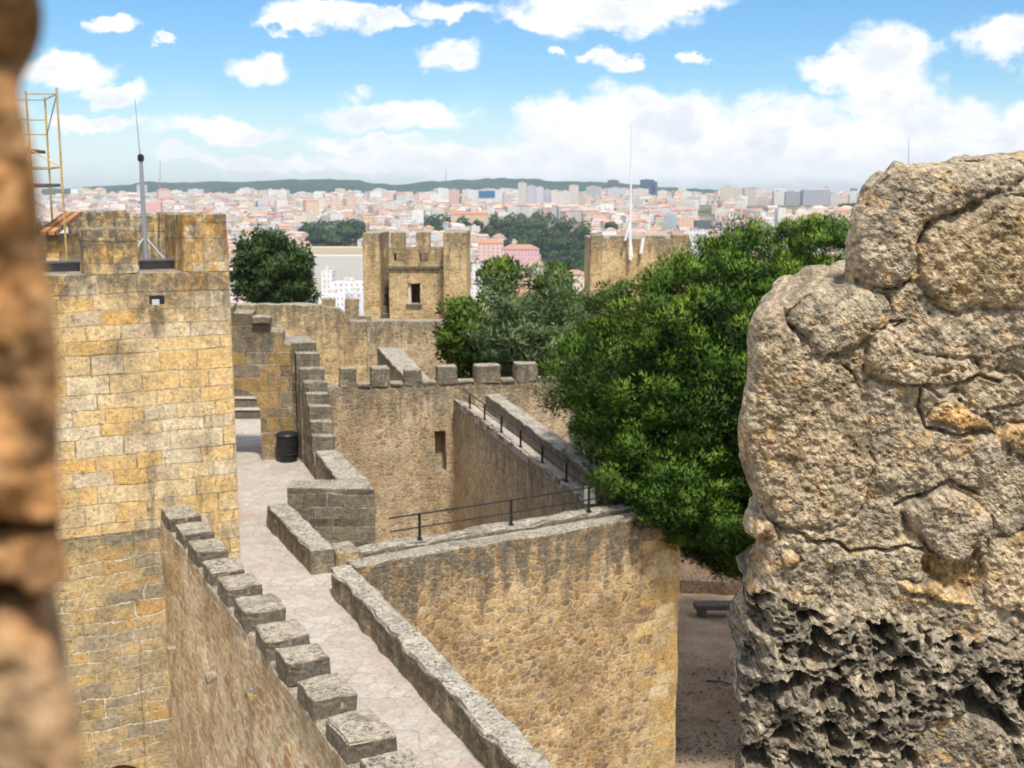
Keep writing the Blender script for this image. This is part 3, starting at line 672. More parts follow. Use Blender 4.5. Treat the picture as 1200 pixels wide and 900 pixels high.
# stepped wall
SW = empty('stepped_wall', (-5.2, 30, 0), 'dark stepped stair wall climbing beside the brown arch wall, each step a course', 'wall')
stp = [(366, 393, 511, 526), (364, 391, 494, 511), (361.5, 389, 476, 494), (359, 386.5, 461.5, 476), (356, 384, 447.5, 461.5), (351, 381, 432, 447.5), (347, 375, 414, 432), (337, 371, 401.5, 414)]
Yk = 28.75
for k, (xa, xb, yt, yb) in enumerate(stp):
    Y = Yk+.34*k; pa, pb = at(xa, yt, Y=Y), at(xb, yt, Y=Y)
    back = 33.5
    d = np.array((-.3, .954))*(back-Y)
    mb = MB(); z0 = G0 if k == 0 else at(xa, yb, Y=Y)[2]-.05
    z0 = -.3 if k else G0
    Yn = Y+.36 if k < 7 else 32.9
    d = np.array((-.3, .954))*(Yn-Y)
    prism4(mb, pa[:2], pb[:2], pb[:2]+d, pa[:2]+d, G0, pa[2]+.0, res=.16, amp=.016, rnd=.03, seed=k, hdtop=pa[2]+.35)
    mb.build('step_block', M['darkblock'], SW)
# L-shaped parapet
LP = empty('corner_parapet', (-4., 25.1, 0), 'thick dark block parapet bent in an L with pale top, before the stepped wall', 'parapet')
zt = .75
P1, P2, P3, P4 = at(336, 571, z=zt)[:2], at(439.5, 572, z=zt)[:2], at(440, 566, z=zt)[:2], at(396, 561, z=zt)[:2]
mb = MB(); bl = at(337, 562.5, z=zt)[:2]
prism4(mb, P1, P2, P3+np.array((0.0, .45)), P4+np.array((-.0, .0))*1 if False else (P4[0], P4[1]+.02), G0, zt, res=.16, amp=.018, rnd=.035) if False else None
e1_ = np.array((P1[0]-.02, 25.45)); e2_ = np.array((P2[0]-.28, 25.55))
prism4(mb, P1, P2, e2_, e1_, G0, zt, res=.15, amp=.018, rnd=.035, hdtop=1.3); mb.build('front_leg', M['darkblock'], LP)
l1, l2 = at(369, 528, z=zt)[:2], at(394.5, 526, z=zt)[:2]
mb = MB(); prism4(mb, (P4[0], 25.46), e2_+np.array((.0, .01)), l2, l1, G0, zt-.006, res=.15, amp=.018, rnd=.03, hdtop=.9); mb.build('side_leg', M['parapet'], LP)
# kerb-like low parapet running down to the gap
k0, k1 = at(312, 617, z=0)[:2], at(365, 674, z=0)[:2]
KP = MB(); dk = (k1-k0)/np.linalg.norm(k1-k0); zk = at(367, 645, Y=k1[1])[2]
wallseg(KP, k0, dk, 0, np.linalg.norm(k1-k0), .48, G0, zk, res=.14, amp=.025, rnd=.035, freq=2.4)
KP.build('kerb_parapet', M['parapet'], None, loc=(*k0, 0), label='short low parapet running from the dark corner parapet to the gap in the walk', cat='parapet')
mb = MB(); nk = np.array((-dk[1], dk[0])); pc = k1+nk*.48
prism4(mb, k1+nk*.5-dk*.02, pc-dk*.02+nk*.5, pc+nk*.5-dk*.55, k1+nk*.5-dk*.55, -.1, .42, res=.1, amp=.05, rnd=.07)
mb.build('stone_block', M['quoin'], None, loc=(*(pc), 0), label='lone tan stone block beside the end of the short low parapet', cat='stone')
poly_sheet('walkway', [tuple(PK+DP*.2), tuple(C0+nb*.3), tuple(r0+nr*.05), tuple(k1-dk*.3+nk*.45), tuple(k1)], -.009, M['walk'], kind='structure')
mb = MB(); prism4(mb, k1+dk*.02, PK, C0+nb*.46, r0+DR*.02, G0, -.03, res=1); mb.build('terrace_core', M['mid'], None, loc=(*k1, G0), label='stained rubble support under the gap between parapet and railing', cat='wall')
# ================================================================= near stones: relief blocks
def seg_dist(P, poly):
    """signed distance (positive inside) to a closed polygon, in the polygon's units, and the nearest outline point"""
    poly = np.asarray(poly, float); n = len(poly); best = np.full(len(P), 1e9); near = np.zeros((len(P), 2)); ins = np.zeros(len(P), bool)
    for i in range(n):
        a, b = poly[i-1], poly[i]; d = b-a
        t = np.clip(((P-a) @ d)/(d @ d+1e-9), 0, 1); q = a+t[:,None]*d; r = np.hypot(*(P-q).T)
        m = r < best; best[m] = r[m]; near[m] = q[m]
        c = ((a[1] > P[:,1]) != (b[1] > P[:,1]))
        xi = (b[0]-a[0])*(P[:,1]-a[1])/((b[1]-a[1]) if abs(b[1]-a[1]) > 1e-9 else 1e-9)+a[0]
        ins ^= c & (P[:,0] < xi)
    return np.where(ins, best, -best), near
def smoothpoly(pts, it=2):
    p = np.asarray(pts, float)
    for _ in range(it):
        q = np.roll(p, -1, 0); p = np.stack((.75*p+.25*q, .25*p+.75*q), 1).reshape(-1, 2)
    return p
def sstep(x, a, b):
    t = np.clip((x-a)/(b-a), 0, 1); return t*t*(3-2*t)
def worley(P, cell, seed, squash=(1, 1)):
    Q = P/np.asarray(squash)/cell; I = np.floor(Q).astype(np.int64); f1 = np.full(len(P), 9.); idr = np.zeros(len(P)); f2 = np.full(len(P), 9.)
    for a in (-1, 0, 1):
        for b in (-1, 0, 1):
            J = I+(a, b); z = np.zeros(len(P), np.int64)
            c = J+np.stack((_h(J[:,0], J[:,1], z, seed), _h(J[:,0], J[:,1], z, seed+9)), 1); d = np.hypot(*(Q-c).T); r = _h(J[:,0], J[:,1], z, seed+77)
            m = d < f1; f2 = np.where(m, f1, np.minimum(f2, d)); f1 = np.where(m, d, f1); idr = np.where(m, r, idr)
    return f1, f2, idr
def relief_block(mb, outline, Y, step, back, shape, roundpx, rough=.02, splay=0., lean=0.):
    """block with a worked front: the outline (photo points at distance Y, metres after at()) gets a relief of shape(P, sd) metres and 'back' metres of depth"""
    outline = np.asarray(outline, float); lo = outline.min(0)-step*2; hi = outline.max(0)+step*2
    nx, ny = int((hi[0]-lo[0])/step)+1, int((hi[1]-lo[1])/step)+1
    gx, gy = np.meshgrid(np.arange(nx)*step+lo[0], np.arange(ny)*step+lo[1], indexing='ij'); P = np.stack((gx.ravel(), gy.ravel()), 1)
    sd, near = seg_dist(P, outline)
    inside = sd > 0
    cell = np.zeros((nx-1, ny-1), bool); I = inside.reshape(nx, ny)
    cell = (I[:-1,:-1].astype(int)+I[1:,:-1]+I[1:,1:]+I[:-1,1:]) >= 2
    use = np.zeros((nx, ny), bool)
    for a in (0, 1):
        for b in (0, 1): use[a:nx-1+a, b:ny-1+b] |= cell
    cnt = np.zeros((nx, ny), int)
    for a in (0, 1):
        for b in (0, 1): cnt[a:nx-1+a, b:ny-1+b] += cell
    edge = use & (cnt < 4); u = use.ravel(); e = edge.ravel()
    P2 = np.where(e[:,None], near, P); s2 = np.where(e, 0, np.maximum(sd, 0))
    ids = np.full(nx*ny, -1); ids[u] = np.arange(u.sum())
    Pu = P2[u]; su = s2[u]
    h, tint = shape(Pu, su)
    D = np.stack(((Pu[:,0]-600)/FPX, CP+(450-Pu[:,1])/FPX*SP, -SP+(450-Pu[:,1])/FPX*CP), 1)
    k = Y/D[:,1]; W = D*k[:,None]+(0, 0, CZ)
    mpp = Y/FPX                                                     # metres per photo pixel
    d = np.clip(su/roundpx, 0, 1); rr = roundpx*mpp*.75
    dome = -rr*(1-np.sqrt(np.clip(1-(1-d)**2, 0, 1)))
    W[:,1] -= dome+h; W[:,0] -= lean*(dome+h)                       # recesses lean with the splay of the sides
    # follow the sight line only for the outline: relief goes straight out of the face
    cx, cy = np.where(cell); q = lambda i, j: ids[i*ny+j]
    F = np.stack((q(cx, cy), q(cx, cy+1), q(cx+1, cy+1), q(cx+1, cy)), 1)
    n0 = len(W); V = [W]; FF = F.tolist(); T = [tint]
    # sides: boundary edges swept back
    from collections import Counter
    E = np.concatenate([F[:,[0,1]], F[:,[1,2]], F[:,[2,3]], F[:,[3,0]]]); key = E.min(1)*10**7+E.max(1); un, inv, c = np.unique(key, return_inverse=True, return_counts=True)
    be = E[c[inv] == 1]; bv = np.unique(be); mp = {int(v): i for i, v in enumerate(bv)}; nb_ = len(bv); NS = 14; off = len(W)
    for s in range(1, NS+1):
        L = W[bv].copy(); L[:,1] += back*s/NS; L[:,0] += splay*back*s/NS
        amp = rough*min(1., s/2.)
        L += amp*np.stack([fbm(L*6+a*9.3, 4, 40+a) for a in range(3)], 1)*2.
        V.append(L); T.append(tint[bv]*(.9+.1*_h(bv, bv, bv, 3))[:,None])
    lay = lambda s, v: int(v) if s == 0 else off+(s-1)*nb_+mp[int(v)]
    for s in range(NS):
        for a, b in be: FF.append([lay(s, b), lay(s, a), lay(s+1, a), lay(s+1, b)])
    V = np.concatenate(V); T = np.concatenate(T)
    mb.add(V, FF, None, None, np.concatenate((T, np.ones((len(T), 1))), 1))

def z8(p): return [(860+x/2.094, 170+y/2.093) for x, y in p]
def z6(p): return [(860+x/3.53, 560+y/3.53) for x, y in p]
def z7(p): return [(780+x/2.857, 600+y/2.857) for x, y in p]
rock_outline = smoothpoly([(1000, 335), (1001, 300), (1006, 262), (1018, 236), (1034, 210), (1050, 196), (1075, 190), (1110, 189), (1140, 184), (1180, 182), (1250, 184), (1330, 200), (1360, 500), (1370, 960), (1340, 1100), (1000, 1110), (880, 1100), (862, 960), (866, 905), (872, 870), (864, 830), (866, 800), (873, 765), (879, 735), (876, 712), (888, 690),
   (896, 668), (900, 640), (905, 632), (884, 640), (878, 625), (882, 612), (897, 608), (890, 596), (878, 570), (869, 535), (868, 505), (874, 470), (880, 440), (879, 400), (884, 375), (893, 362), (905, 356), (925, 353), (948, 343), (975, 336)], 1)
STONES = [  # polygon, raise (m), edge softness px, tint
 (z8([(372, 96), (425, 55), (560, 45), (720, 30), (720, 90), (570, 145), (468, 205), (446, 300), (436, 340), (375, 350), (300, 345), (292, 320), (296, 260), (320, 170)]), .030, 26, (1.0, .98, .95)),
 (z8([(462, 222), (520, 178), (600, 140), (740, 100), (760, 260), (740, 400), (640, 402), (560, 412), (500, 402), (470, 372), (448, 315)]), .055, 34, (1.0, .93, .80)),
 (z8([(142, 432), (150, 395), (215, 352), (290, 345), (350, 360), (385, 395), (392, 432), (322, 488), (250, 520), (210, 515), (170, 470)]), .050, 24, (.98, .97, .94)),
 (z8([(322, 470), (340, 443), (385, 455), (430, 505), (500, 525), (560, 522), (604, 552), (560, 582), (470, 586), (400, 592), (350, 575), (315, 540)]), .045, 16, (1.12, 1.08, 1.0)),
 (z8([(470, 668), (505, 622), (570, 632), (648, 682), (640, 706), (545, 692), (480, 682)]), .030, 9, (1.25, 1.05, .75)),
 (z8([(650, 724), (680, 690), (740, 690), (740, 770), (690, 756)]), .035, 10, (1.2, 1.02, .78)),
 (z8([(462, 560), (540, 545), (620, 545), (730, 560), (730, 640), (640, 655), (560, 610), (480, 612)]), .012, 14, (.98, .95, .88)),
 (z6([(694, 130), (760, 85), (830, 42), (890, 30), (950, 62), (1012, 108), (1072, 150), (1090, 215), (1040, 280), (965, 308), (940, 358), (862, 350), (800, 285), (740, 215)]), .060, 18, (1.03, 1.0, .97)),
 (z6([(752, 350), (790, 296), (850, 362), (942, 372), (975, 322), (1036, 296), (1030, 400), (1006, 488), (890, 480), (770, 425)]), -.035, 8, (.85, .70, .53)),
 (z6([(680, 432), (752, 418), (830, 442), (985, 490), (995, 515), (900, 512), (760, 480), (695, 462)]), .030, 6, (1.28, 1.14, .86)),
 (z6([(1042, 325), (1095, 235), (1200, 205), (1330, 210), (1330, 560), (1200, 570), (1080, 545), (1012, 520)]), .038, 14, (1.22, 1.15, 1.04)),
 (z6([(70, 196), (112, 172), (160, 186), (200, 235), (186, 280), (140, 305), (92, 285)]), .030, 9, (1.05, .85, .66)),
 (z6([(176, 305), (240, 290), (284, 322), (262, 360), (215, 345)]), .035, 8, (1.25, 1.05, .8)),
 (z7([(838, 720), (920, 672), (1040, 664), (1140, 720), (1185, 800), (1190, 960), (820, 960)]), .035, 12, (.80, .80, .78)),
 (z7([(226, 850), (270, 795), (330, 800), (340, 860), (335, 960), (226, 960)]), .045, 10, (1.25, 1.1, .85)),
 (z7([(345, 830), (420, 812), (500, 850), (520, 960), (345, 960)]), .03, 12, (1.05, 1.0, .9)),
 (z8([(46, 440), (62, 400), (90, 385), (132, 388), (150, 450), (195, 525), (290, 545), (330, 640), (345, 760), (330, 905), (180, 960), (70, 905), (25, 800), (18, 720), (38, 600)]), .035, 40, (1.0, .95, .86)),
]
CRACKS = [z6([(140, 165), (200, 215), (250, 222), (300, 245), (352, 268), (420, 262), (480, 312), (560, 300), (640, 300), (720, 285), (775, 290)]),
          z8([(385, 432), (420, 428), (398, 445)]), z8([(560, 575), (600, 560), (650, 575)]), z8([(400, 880), (470, 860), (530, 825), (600, 860)]), z8([(455, 600), (450, 640), (470, 690), (545, 712), (640, 705)]),
          z7([(850, 660), (900, 600), (1010, 640), (1120, 670), (1200, 760)]), z7([(1080, 410), (1130, 440), (1160, 430)])]
def line_dist(P, pts):
    pts = np.asarray(pts, float); best = np.full(len(P), 1e9)
    for a, b in zip(pts[:-1], pts[1:]):
        d = b-a; t = np.clip(((P-a) @ d)/(d @ d), 0, 1); best = np.minimum(best, np.hypot(*(P-a-t[:,None]*d).T))
    return best
def rock_shape(P, sd):
    P3 = np.concatenate((P, np.zeros((len(P), 1))), 1)
    wob = np.stack((fbm(P3/22, 4, 3), fbm(P3/22, 4, 8)), 1); Q = P+wob*5
    h = .020*fbm(P3/70, 3, 1)+.007*fbm(P3/20, 3, 2); t = np.ones((len(P), 3))*(1, .965, .90)
    big = fbm(P3/45, 4, 21)
    for poly, up, soft, tint in STONES:
        s, _ = seg_dist(Q, smoothpoly(poly, 2))
        a = sstep(s, -1.5, soft*.35)*.6+sstep(s, 0, soft)*.4
        if up < 0: a = sstep(s, -2, soft)
        h = h*(1-.35*a)+(.55 if up > 0 else .8)*up*a
        h -= .015*np.exp(-(np.minimum(s, 30)/2.6)**2)*(s > -12)*(.35+.65*sstep(fbm(P3/16, 3, 31), -.35, .25))
        t = t*(1-a[:,None])+np.array(tint)**1.7*a[:,None]
    for c in CRACKS:
        d = line_dist(P+wob*3, c); h -= .026*np.exp(-(d/2.0)**2)
    # grain: pitted limestone and mortar with grit
    f1, f2, r = worley(P, 7, 5); h += .0045*(.5-f1)*(.4+r)
    f1, f2, r = worley(P, 3.6, 6); h += .0028*(.5-f1)*(.4+r)
    h += .0046*fbm(P3/9, 5, 4, .65)
    pit = worley(P, 13, 15); h -= .008*sstep(.30*pit[2]-pit[0], 0, .10)*sstep(fbm(P3/30, 3, 12), -.1, .3)
    # honeycombed base
    base = np.interp(P[:,0], [860, 882, 940, 985, 1010, 1030, 1070, 1150, 1230], [695, 700, 700, 712, 725, 716, 730, 748, 770])+9*fbm(P3/14, 3, 19)
    b = sstep(P[:,1]-base, -4, 14); smooth_br = seg_dist(P, smoothpoly(STONES[13][0], 2))[0]; b = b*(1-sstep(smooth_br, -4, 6))
    f1, f2, r = worley(P+wob*6, 34, 51, (1.3, .85)); g1, g2, q = worley(P+wob*4, 12.5, 52, (1.35, .9)); k1_, k2_, kq = worley(P+wob*2, 5.5, 57, (1.2, 1.))
    rag = .07*fbm(P3/7, 3, 58)
    rd = .24+.22*r; hole = sstep(f1+rag, rd, rd-.13)*(r > .25); rq = .20+.26*q; hole2 = sstep(g1+rag, rq, rq-.14)*(q > .3); hole3 = sstep(k1_, .48, .18)*(kq > .35)
    hb = -.10*hole*(.55+.45*r)-.048*hole2*(.5+.5*q)*(1-hole*.6)-.011*hole3+.026+.020*fbm(P3/34, 3, 53)+.008*fbm(P3/9, 3, 54)
    h = h*(1-b*.75)+hb*b
    t = t*(1-b[:,None])+np.array((.70, .71, .70))*b[:,None]*(.8+.5*np.clip(fbm(P3/10, 3, 61), -.4, .6))[:,None]
    # lichen and iron stains (real colour patches)
    li = sstep(fbm(P3/26, 5, 71, .6), .22, .5)*.9*(1-b*.7); t = t*(1-li[:,None])+li[:,None]*np.array((.60, .60, .60))*t/.95
    ye = sstep(fbm(P3/17, 4, 81, .6), .48, .72)*.65*(1-b); t = t*(1-ye[:,None])+ye[:,None]*np.array((1.2, .92, .56))
    pale = sstep(fbm(P3/12, 5, 91, .65), .22, .55)*.55; t = t*(1-pale[:,None])+pale[:,None]*np.array((1.4, 1.32, 1.18))
    sp = sstep(fbm(P3/3.2, 3, 95, .6), .1, .55); t *= (1-.25*sp)[:,None]
    return h, t
t = NT('foreground_limestone'); pos = t.n('NewGeometry').outputs['Position']; ti = t.n('Attribute', attribute_name='tint').outputs['Color']
n1 = t.noise(pos, 55, 6, .72).outputs[0]; n2_ = t.noise(pos, 190, 4, .7).outputs[0]; n3 = t.noise(pos, 14, 5, .65).outputs[0]
c = t.mix(t.ss(n1, .37, .63), (.255, .21, .152), (.56, .48, .365)); c = t.mix(t.math('MULTIPLY', t.ss(n3, .45, .72), .55), c, (.30, .265, .22))
c = t.mix(t.math('MULTIPLY', t.ss(n2_, .56, .68), .6), c, (.10, .085, .07)); c = t.mix(t.math('MULTIPLY', t.ss(n2_, .42, .32), .5), c, (.62, .56, .45))
c = t.mix(1., c, ti, 'MULTIPLY')
M['rock'] = t.bsdf(c, .95, t.math('ADD', n1, t.math('MULTIPLY', n2_, .6)), .7, .008, .1)
YR = 2.7
mb = MB(); relief_block(mb, rock_outline, YR, 1.45, .75, rock_shape, 46, .02, .33, .10)
mb.build('stone_merlon', M['rock'], None, loc=(*at(1080, 930, Y=YR)[:2], at(1080, 1110, Y=YR)[2]), label='huge rough limestone merlon filling the right foreground, honeycombed at its base', cat='merlon')

left_outline = smoothpoly([(x+3 if x > 0 else x, y) for x, y in [(-420, -60), (30, -60), (46, -10), (49, 25), (40, 52), (24, 78), (20, 110), (28, 140), (40, 190), (44, 260), (54, 330), (66, 390), (69, 470), (66, 540), (70, 590), (74, 622), (66, 634), (72, 650), (79, 680), (74, 705), (52, 720), (40, 745), (60, 765), (78, 800), (90, 850), (96, 900), (100, 985), (104, 1500), (-420, 1500)]], 2)
def left_shape(P, sd):
    P3 = np.concatenate((P, np.zeros((len(P), 1))), 1)
    h = .007*fbm(P3/90, 3, 5)+.0014*fbm(P3/22, 3, 6)
    t = np.ones((len(P), 3))*(1.25, .76, .40)
    k = sstep(fbm(P3/70, 3, 9), -.1, .5); t = t*(1-k[:,None])+k[:,None]*np.array((1.5, 1.02, .62))
    for y0, s, dp in ((632, 7, .02), (722, 20, .034), (62, 30, .014)):
        g = np.exp(-((P[:,1]-y0-6*fbm(P3/40, 2, 3))/s)**2); h -= dp*g; t *= (1-.6*g)[:,None]
    d = sstep(fbm(P3/48, 4, 13), .15, .5)*.8; t = t*(1-d[:,None])+d[:,None]*np.array((.62, .44, .29))
    low = sstep(P[:,1], 730, 790)[:,None]; t = t*(1-low)+low*(t*.55+np.array((.75, .70, .62))*.55)
    tp = sstep(P[:,1], 60, -10)[:,None]*.75; t = t*(1-tp)+tp*np.array((.35, .25, .18))
    return h, t*.82
YL = .31
mb = MB(); relief_block(mb, left_outline, YL, 5., .30, left_shape, 40, .004, -.62, -.40)
mb.build('stone_jamb', M['rock'], None, loc=(*at(-100, 900, Y=YL)[:2], at(0, 1500, Y=YL)[2]), label='blurred brown stone jamb of the lookout opening at the left edge', cat='jamb')
# the lookout tower the camera stands on: parapet ledge below both near stones (out of frame)
mb = MB(); zb_ = at(0, 1090, Y=YR)[2]
prism4(mb, (.62, 2.0), (2.6, 2.0), (2.8, 3.5), (.85, 3.5), G0, zb_, res=.3, amp=.01)
prism4(mb, (-2.6, -4.), (2.6, -4.), (2.6, 1.2), (-2.6, 1.2), G0, 5.25, res=.4, amp=.01)
prism4(mb, (-.8, .26), (-.22, .26), (-.26, .5), (-.8, .5), 5.2, at(0, 1490, Y=YL)[2], res=.2, amp=.005)
mb.build('lookout_tower', M['mid'], None, loc=(0, 0, G0), label='rubble lookout tower under the two near foreground stones', cat='tower')
# ================================================================= ground, hills
def ground_z(X, Y):
    X = np.asarray(X, float); Y = np.asarray(Y, float); r = np.hypot(X, Y)
    z = np.interp(r, [0, 62, 95, 150, 300, 600, 900, 1200, 1500, 1900, 2500, 3500, 5000, 9000], [-7, -7, -14, -38, -58, -70, -66, -46, -24, -14, -8, -3, 0, 0])
    P = np.stack((X/420, Y/420, np.zeros_like(X)), -1).reshape(-1, 3)
    n = fbm(P, 3, 33).reshape(X.shape)
    return z+n*np.interp(r, [0, 120, 400, 9000], [0, 0, 9, 9])
t = NT('earth'); pos = t.n('NewGeometry').outputs['Position']; r_ = t.n('VectorMath', {0: pos}, operation='LENGTH').outputs['Value']
a = t.noise(pos, .8, 6, .65).outputs[0]; b = t.noise(pos, 9, 5, .7).outputs[0]
near = t.mix(t.ss(a, .35, .65), (.32, .22, .14), (.46, .345, .235)); near = t.mix(t.math('MULTIPLY', t.ss(b, .52, .64), .65), near, (.15, .105, .07))
lit = t.n('TexVoronoi', {'Vector': pos, 'Scale': 13.}); lf = t.math('MULTIPLY', t.ss(lit.outputs['Distance'], .32, .2), t.ss(t.noise(pos, .5, 4, .6).outputs[0], .44, .56))
near = t.mix(lf, near, t.mix(t.n('SeparateColor', {0: lit.outputs['Color']}).outputs[0], (.05, .035, .025), (.34, .27, .20)))
far = t.mix(t.ss(t.noise(pos, .012, 5, .7).outputs[0], .42, .58), (.22, .19, .15), (.06, .085, .035))
M['earth'] = t.bsdf(t.mix(t.ss(r_, 60, 120), near, far), .95, t.math('ADD', b, lf), .5, .03, .1)
NA = 260; rad = np.concatenate(([0], np.geomspace(3, 9000, 110)))
V = [(0, 0, -7.)]; F = []
th = np.linspace(0, 2*math.pi, NA, endpoint=False)
for k, r in enumerate(rad[1:]):
    X, Y = r*np.cos(th), r*np.sin(th); z = ground_z(X, Y); V += list(zip(X, Y, z))
    for i in range(NA):
        j = (i+1) % NA
        if k == 0: F.append([0, 1+i, 1+j])
        else: o = 1+(k-1)*NA; F.append([o+i, o+NA+i, o+NA+j, o+j])
g = MB(); g.add(V, F); g.build('ground', M['earth'], None, kind='structure', smooth=True)
# wooded ridge on the horizon
YH = 5200.
ridge = [(-300, 226), (0, 223), (80, 221), (115, 219), (150, 216.5), (175, 213.5), (200, 215), (250, 213.5), (300, 213), (350, 210.5), (385, 210), (420, 212), (445, 215.5), (465, 217), (490, 215), (520, 213), (550, 210.5), (590, 208.5), (620, 210), (655, 213), (700, 213), (740, 217), (790, 221), (830, 223), (860, 226), (900, 229), (1000, 231), (1300, 233)]
px = np.arange(-300, 1300, 2.2); py = np.interp(px, [p[0] for p in ridge], [p[1] for p in ridge])
top = np.array([at(x, y, Y=YH) for x, y in zip(px, py)])
prof = [(-1500, -.05), (-1100, .25), (-800, .5), (-450, .78), (-200, .95), (0, 1.), (250, .97), (800, .5), (1500, -.05)]
V = []; F = []; n = len(px)
rows = np.interp(np.arange(-1500, 1501, 50), [p[0] for p in prof], [p[1] for p in prof]); offs = np.arange(-1500, 1501, 50)
for o_, f_ in zip(offs, rows):
    k_ = 1+o_/YH; X = top[:,0]*k_; Y = np.full(n, YH+o_); zz_ = -10+(top[:,2]+10)*f_
    zz_ = zz_+5.*fbm(np.stack((X/55, Y/55, 0*X), 1), 3, 8)+9*fbm(np.stack((X/350, Y/350, 0*X), 1), 3, 18)*(f_ < .93); V += list(zip(X, Y, zz_))
for j in range(len(offs)-1):
    for i in range(n-1): F.append([j*n+i, j*n+i+1, (j+1)*n+i+1, (j+1)*n+i])
t = NT('wooded_hill'); pos = t.n('NewGeometry').outputs['Position']
c = t.mix(t.ss(t.noise(pos, .006, 6, .7).outputs[0], .4, .6), (.018, .045, .022), (.05, .085, .035)); c = t.mix(t.ss(t.noise(pos, .03, 3, .6).outputs[0], .5, .7), c, (.02, .04, .02))
M['hill'] = t.bsdf(c, .95)
g = MB(); g.add(V, F); g.build('hills', M['hill'], None, kind='structure', smooth=True)

# ================================================================= small tower, flag tower (behind the curtain walls)
def pxb(mb, x0, x1, yt, yb, Y, dep, **kw):
    """upright block at distance Y whose front spans the photo's x0..x1, yt..yb"""
    ym = (yt+(376 if yb is None else yb))/2; a = at((x0+x1)/2, yt, Y=Y)[2]; X0 = at(x0, ym, Y=Y)[0]; X1 = at(x1, ym, Y=Y)[0]
    zb = at((x0+x1)/2, yb, Y=Y)[2] if yb is not None else -9.
    prism4(mb, (X0, Y), (X1, Y), (X1, Y+dep), (X0, Y+dep), zb, a, **kw)
Y2_ = 60.
tb = at(485, 376, Y=Y2_)
T2 = empty('crenellated_tower', (tb[0], Y2_, -9.), 'small tan crenellated tower with slit windows rising above the rear curtain wall', 'tower')
kw = dict(res=.35, amp=.03, rnd=.04)
mb = MB(); pxb(mb, 425.5, 445, 273, None, Y2_, 5., **kw); mb.build('side_wall', M['far'], T2)
mb = MB(); pxb(mb, 520, 547, 272, None, Y2_-.6, 5.5, **kw); mb.build('side_wall', M['far'], T2)
X = lambda px: at(px, 320, Y=Y2_+.5)[0]; Z = lambda py: at(487, py, Y=Y2_+.5)[2]
mb = MB(); P_ = np.array((0, Y2_+.5))
wall_cells(mb, P_, (1, 0), [X(455.5), X(462), X(472.5), X(477.5), X(492), X(502.5), X(519.8)], 1.1, [-9., Z(356), Z(332), Z(306), Z(296), Z(291)], {(3, 1), (1, 3), (4, 3)} | {(4, 3)}, res=.35, amp=.025, hdtop=Z(285))
mb.build('front_wall', M['far'], T2)
mb = MB(); box(mb, X(455.5), X(519.8), Y2_+3.4, Y2_+3.9, -9, Z(292), res=1); box(mb, X(455.5), X(520), Y2_+1.7, Y2_+3.3, Z(313), Z(312), res=1, bottom=True); mb.build('rear_wall', M['mid'], T2)
for a, b, t_ in ((458, 474, 272), (487.5, 503.5, 271.5)):
    mb = MB(); pxb(mb, a, b, t_, 290.9, Y2_+.5, .8, **kw); mb.build('merlon', M['far'], T2)
mb = MB(); pxb(mb, 454.5, 519.9, 312, 315, Y2_+.36, .2, res=.4, amp=.015, bottom=True); mb.build('string_course', M['parapet'], T2)
for a, b, c_, d_ in ((475.5, 494, 358.5, 356.2),):
    mb = MB(); pxb(mb, a, b, d_, c_, Y2_+.38, .2, res=.4, bottom=True); mb.build('window_sill', M['parapet'], T2)
mb = MB(); pxb(mb, 478.2, 481.5, 332, 356, Y2_+.62, .5, res=.5); mb.build('window_reveal', simple('lit_reveal_paint', (.62, .58, .5), .9, var=.1), T2)  # pale strip painting the sunlit left side of the window opening
for i in range(9):
    yt = 376-8.2*i; mb = MB(); pxb(mb, 445, 455.5, yt-8.2, yt, Y2_+.9+.38*i, 3.-.25*i, res=.4, amp=.01, bottom=True); o = mb.build('stair_step', M['darkblock'], T2)
mb = MB(); pxb(mb, 444, 456, 290, None, Y2_+4.4, .5, res=.5, amp=.02); mb.build('stair_wall', M['mid'], T2)
mb = MB(); pxb(mb, 522, 527, 298, 345, Y2_-.66, .1, res=.5, bottom=True); mb.build('buttress', M['far'], T2)
# tower with the flagpole
Y3 = 72.
T3 = empty('square_tower', (at(745, 320, Y=Y3)[0], Y3, -9.), 'plain tan square tower with a white flagpole, half hidden by the big pine', 'tower')
mb = MB(); pxb(mb, 692, 808, 279, None, Y3, 6., res=.4, amp=.04, rnd=.05); mb.build('wall', M['far'], T3)
for a, b, t_ in ((692, 707, 275.5), (716, 733, 276), (758, 780, 276), (788, 808, 275)):
    mb = MB(); pxb(mb, a, b, t_, 278.9, Y3, .7, res=.35, amp=.04, rnd=.04); mb.build('merlon', M['far'], T3)
fp = at(738, 300, Y=Y3-.5)
FP = empty('flagpole', (*fp,), 'tall white flagpole with a braced foot on the plain tan square tower', 'flagpole')
zz = lambda py: at(738, py, Y=Y3-.5)[2]
mb = MB(); tube(mb, fp, (fp[0], fp[1], zz(145)), .075, .05, 8); mb.build('pole', M['white'], FP)
mb = MB(); tube(mb, (fp[0]+.12, fp[1], zz(301)), (fp[0]-.08, fp[1], zz(262)), .09, .07, 8); tube(mb, (fp[0]-.3, fp[1], zz(282)), (fp[0]-.05, fp[1], zz(262)), .07, n=8); tube(mb, (fp[0]+.05, fp[1]-.1, zz(303)), (fp[0]+.05, fp[1]+.6, zz(303)), .1, n=8); mb.build('brace', M['white'], FP)
mb = MB(); tube(mb, at(751, 297, Y=Y3-.35), at(754, 279, Y=Y3-.35), .11, .09, 8)
mb.build('white_post', M['white'], None, loc=tuple(at(752, 297, Y=Y3-.35)), label='short white post leaning on the plain tan square tower right of the flagpole', cat='post')

